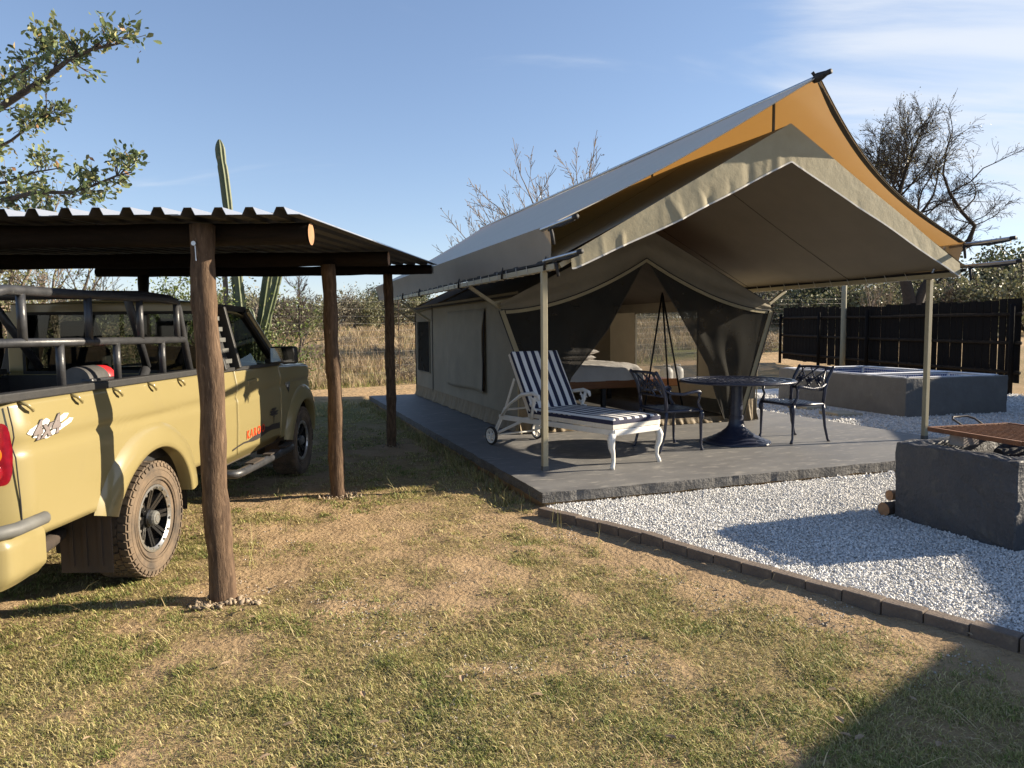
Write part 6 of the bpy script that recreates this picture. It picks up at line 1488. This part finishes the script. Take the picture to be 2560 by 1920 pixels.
def bush(name, label, base, h, w, seed, pal, n_leaf=2600, leaf=.12, bark='bark_tree', group=None, clumps=46, levels=3, dense=1.0, flat=1.0, cat='bush'):
    t = thing(name, label, cat, base, 0, group); tips = []; brs = []; r = random.Random(seed)
    for k in range(r.randint(3,5)):
        a = r.uniform(0, 6.28); sp = w/h*.75
        brs += grow(seed*31+k, (r.uniform(-.1,.1)*w*.3, r.uniform(-.1,.1)*w*.3, -.1), (math.cos(a)*sp, math.sin(a)*sp, 1), h*.50, h*.016+.012, levels, (3,4), .6, .62, .6, 6, .16, .03, 0, tips, .3)
    tree_branches('trunk', brs, MT[bark], t, max(.004, leaf*.05))
    pts = np.array([tuple(p) for p, d in tips]); 
    if len(pts):
        idx = np.random.default_rng(seed).integers(0, len(pts), clumps); c = pts[idx]
        leaf_cloud('crown', c, None, max(1, int(n_leaf/clumps)), np.array([w*.075, w*.075, h*.06*flat]), leaf, pal, seed, t, aspect=.55)
    return t
GREENB = [(0.15,0.19,0.05),(0.11,0.15,0.04),(0.20,0.23,0.07),(0.08,0.115,0.03)]
OLIVE = [(0.19,0.185,0.095),(0.15,0.155,0.075),(0.23,0.215,0.12),(0.12,0.125,0.065)]
GREY = [(0.24,0.215,0.15),(0.20,0.18,0.125),(0.28,0.245,0.175),(0.16,0.15,0.105)]
DARK = [(0.06,0.075,0.03),(0.045,0.06,0.025),(0.085,0.095,0.04),(0.10,0.11,0.05)]
def at(pxx, Y, z=None):
    x = (pxx-1280)/1800*Y; return Vector((x, Y, float(gz_base(x, Y)) if z is None else z))
bush('green_bush', 'bright green bush behind the carport between its two right poles and the cactus', at(560, 19), 3.6, 4.0, 1, GREENB, 5200, .085, clumps=110)
bush('green_bush', 'bright green bush behind the cab of the pickup', at(400, 18.5), 3.5, 3.6, 2, GREENB, 4800, .085, clumps=100)
bush('olive_bush', 'olive bush behind the carport to the left of the green bushes', at(240, 21), 3.8, 4.0, 3, OLIVE, 4200, .09, clumps=80)
bush('olive_bush', 'olive green bush at the left edge behind the truck rails', at(20, 20), 3.0, 3.4, 4, OLIVE, 3600, .09, clumps=70)
bush('feathery_tree', 'grey-green feathery tree at the left edge above the carport roof', at(20, 15.5), 5.3, 4.6, 5, [(0.17,0.175,0.08),(0.13,0.14,0.06),(0.22,0.21,0.10)], 7000, .07, 'bark_pale', clumps=130, cat='tree')
def small_bare(name, label, base, h, seed, mat='bark_pale', cat='tree'):
    t = thing(name, label, cat, base); brs = []
    brs += grow(seed, (0,0,-.1), (.05,0,1), h*.5, h*.018, 4, (4,5), .5, .62, .6, 6, .14, .05, 0, None, .3); tree_branches('branches', brs, MT[mat], t, .006)
small_bare('bare_sapling', 'bare pale sapling behind the carport at the far left', at(150, 17), 4.6, 41)
small_bare('bare_sapling', 'small bare sapling showing above the carport roof', at(190, 26), 6.2, 42, 'bark_tree')
small_bare('bare_shrub', 'leafless grey shrub right of the cactus in the field', at(735, 27), 4.0, 43, 'bark_tree')

# candelabra cactus
def cactus():
    base = at(612, 20.5); t = thing('column_cactus', 'tall ribbed column cactus with one stem far above the carport roof', 'cactus', base)
    def P(pxx, pyy, Y=20.5): return ray_pt(pxx, pyy, Y) - base
    stems = [([(620,960),(606,800),(590,640),(573,545),(560,440),(552,390),(548,349)], .135), ([(640,960),(655,850),(672,780),(690,710),(697,672)], .13), ([(640,960),(640,860),(655,790),(668,700),(680,640),(690,560)], .14), ([(625,960),(632,880),(628,800),(622,770)], .13), ([(610,960),(610,860),(612,770)], .12), ([(600,960),(596,800),(590,700),(588,640)], .13), ([(600,950),(570,800),(562,690),(556,560)], .07)]
    for k, (pp_, rd) in enumerate(stems):
        pl = [P(a, b, 20.5 + .25*(k % 3)) for a, b in pp_]; n = 40; pts = []; rs = []
        for i in range(n):
            f = i/(n-1)*(len(pl)-1); a = min(int(f), len(pl)-2); q = pl[a].lerp(pl[a+1], f-a); pts.append(q)
            cons = 1 - .16*max(0, math.cos(i*.62+k))**8; rs.append(rd*cons*(1 if i < n-4 else (.92,.78,.55,.25)[i-(n-4)]))
        mb = MB(); ns_ = 16; mb.tube(pts, rs, ns_)
        for j in range(len(mb.v)):
            if (j % ns_) % 2 == 0:
                i = j//ns_; c = pts[min(i, n-1)]; v = Vector(mb.v[j]); mb.v[j] = tuple(c + (v-c)*.70)
        mb.build('stem', MT['cactus'] if k < 6 else MT['bark_pale'], t)
cactus()

# thornbush along the far edge of the field
protos = []
def proto(seed, h, w, pal, n, leaf, bark='bark_tree'):
    tips = []; brs = []; r = random.Random(seed)
    for k in range(4):
        a = r.uniform(0, 6.28); brs += grow(seed*17+k, (0,0,-.1), (math.cos(a)*w/h*.8, math.sin(a)*w/h*.8, 1), h*.5, h*.018, 3, (3,4), .6, .62, .6, 5, .16, .03, 0, tips, .3)
    V, F = branch_mesh('trunk', brs, .025); tm = np_mesh('trunk', V, F, MT[bark], None, True)
    pts = np.array([tuple(p) for p, d in tips]); c = pts[np.random.default_rng(seed).integers(0, len(pts), 70)]
    o = leaf_cloud('crown', c, None, n//70, np.array([w*.085, w*.085, h*.07]), leaf, pal, seed, None, .6); cm = o.data; bpy.data.objects.remove(o)
    return tm, cm
P_ = [proto(301, 5.0, 6.0, OLIVE, 2600, .22), proto(302, 4.6, 6.5, GREY, 1500, .20), proto(303, 5.4, 6.0, DARK, 2800, .24), proto(304, 4.2, 5.5, GREY, 900, .18, 'bark_pale'), proto(305, 5.2, 6.4, OLIVE, 2400, .22)]
def place_bush(k, base, s, label, group):
    t = thing('thornbush', label, 'bush', base, random.uniform(0, 6.28), group); t.scale = (s, s, s*random.uniform(.85,1.15))
    obj('trunk', P_[k][0], None, t); obj('crown', P_[k][1], None, t)
ORD = ['first','second','third','fourth','fifth','sixth','seventh','eighth','ninth','tenth','eleventh','twelfth','thirteenth','fourteenth','fifteenth','sixteenth','seventeenth','eighteenth','nineteenth','twentieth','twenty-first','twenty-second']
for q_, (pxx, Y, k, s) in enumerate(sorted([(690,48,1,.95),(745,52,0,.85),(800,55,3,.8),(850,70,1,.9),(885,74,0,.95),(925,80,2,.95),(960,76,1,.9),(990,82,4,.9),(1030,78,0,1.0),(1070,84,2,1.0),(640,50,4,.9),(905,95,3,1.0),(875,100,1,1.1),(520,60,0,1.0),(600,44,3,.9)])):
    place_bush(k, at(pxx, Y), s, 'grey-green thornbush beyond the dry field left of the tent, %s from the left' % ORD[q_], 'thornbushes beyond the field')
for q_, (pxx, Y, k, s) in enumerate(sorted([(1890,62,1,1.05),(1925,66,2,1.2),(1960,60,1,1.1),(2000,63,2,1.3),(2045,58,4,1.15),(2085,62,0,1.3),(2140,55,2,1.2),(2180,52,4,1.2),(2225,58,1,1.3),(2260,50,0,1.2),(2340,54,2,1.3),(2385,48,3,1.2),(2420,52,4,1.25),(2460,48,0,1.25),(2495,54,2,1.5),(2530,47,4,1.25),(2570,52,0,1.4),(2610,50,2,1.3),(2440,60,2,1.4),(2550,62,2,1.5),(2300,62,2,1.2)])):
    place_bush(k, at(pxx, Y), s*.92, 'dense bush rising behind the black plank fence, %s from the left' % ORD[q_], 'bushes behind the fence')
bush('bare_white_tree', 'thin pale forked trunk among the bushes behind the fence', at(2200, 40), 4.5, 2.0, 91, GREY, 200, .1, 'bark_pale', clumps=10, cat='tree')
# far bushveld that reads as one mass
r = np.random.default_rng(88); parts_c = []
n = 620; az = r.uniform(-.78, .82, n); Y = r.uniform(95, 210, n); x = np.tan(az)*Y; hh = r.uniform(2.2, 5.0, n)*np.where(az > .2, 1.15, .85)
c = np.stack([x, Y, gz_base(x, Y) + hh*.5], 1)
C_ = np.repeat(c, 3, 0) + r.normal(0, 1, (n*3,3))*np.array([1.6,1.0,.7])
o = leaf_cloud('far_bushveld', C_, None, 26, (1.1,.9,.75), .75, [(0.15,0.14,0.09),(0.12,0.12,0.075),(0.18,0.16,0.11),(0.10,0.105,0.06)], 89, None, .7)
tag(o, 'low band of distant bushveld along the horizon', 'bushveld', kind='stuff')
# scrubby weeds in the field
for q_, (pxx, Y, s) in enumerate(sorted([(1010,24,.5),(955,31,.45),(800,34,.5),(1020,22.5,.35),(860,40,.6),(1905,33,.6)])):
    place_bush(3, at(pxx, Y), s*.42, 'low dry scrub bush standing in the straw field, %s from the left' % ORD[q_], 'dry scrub in the field')
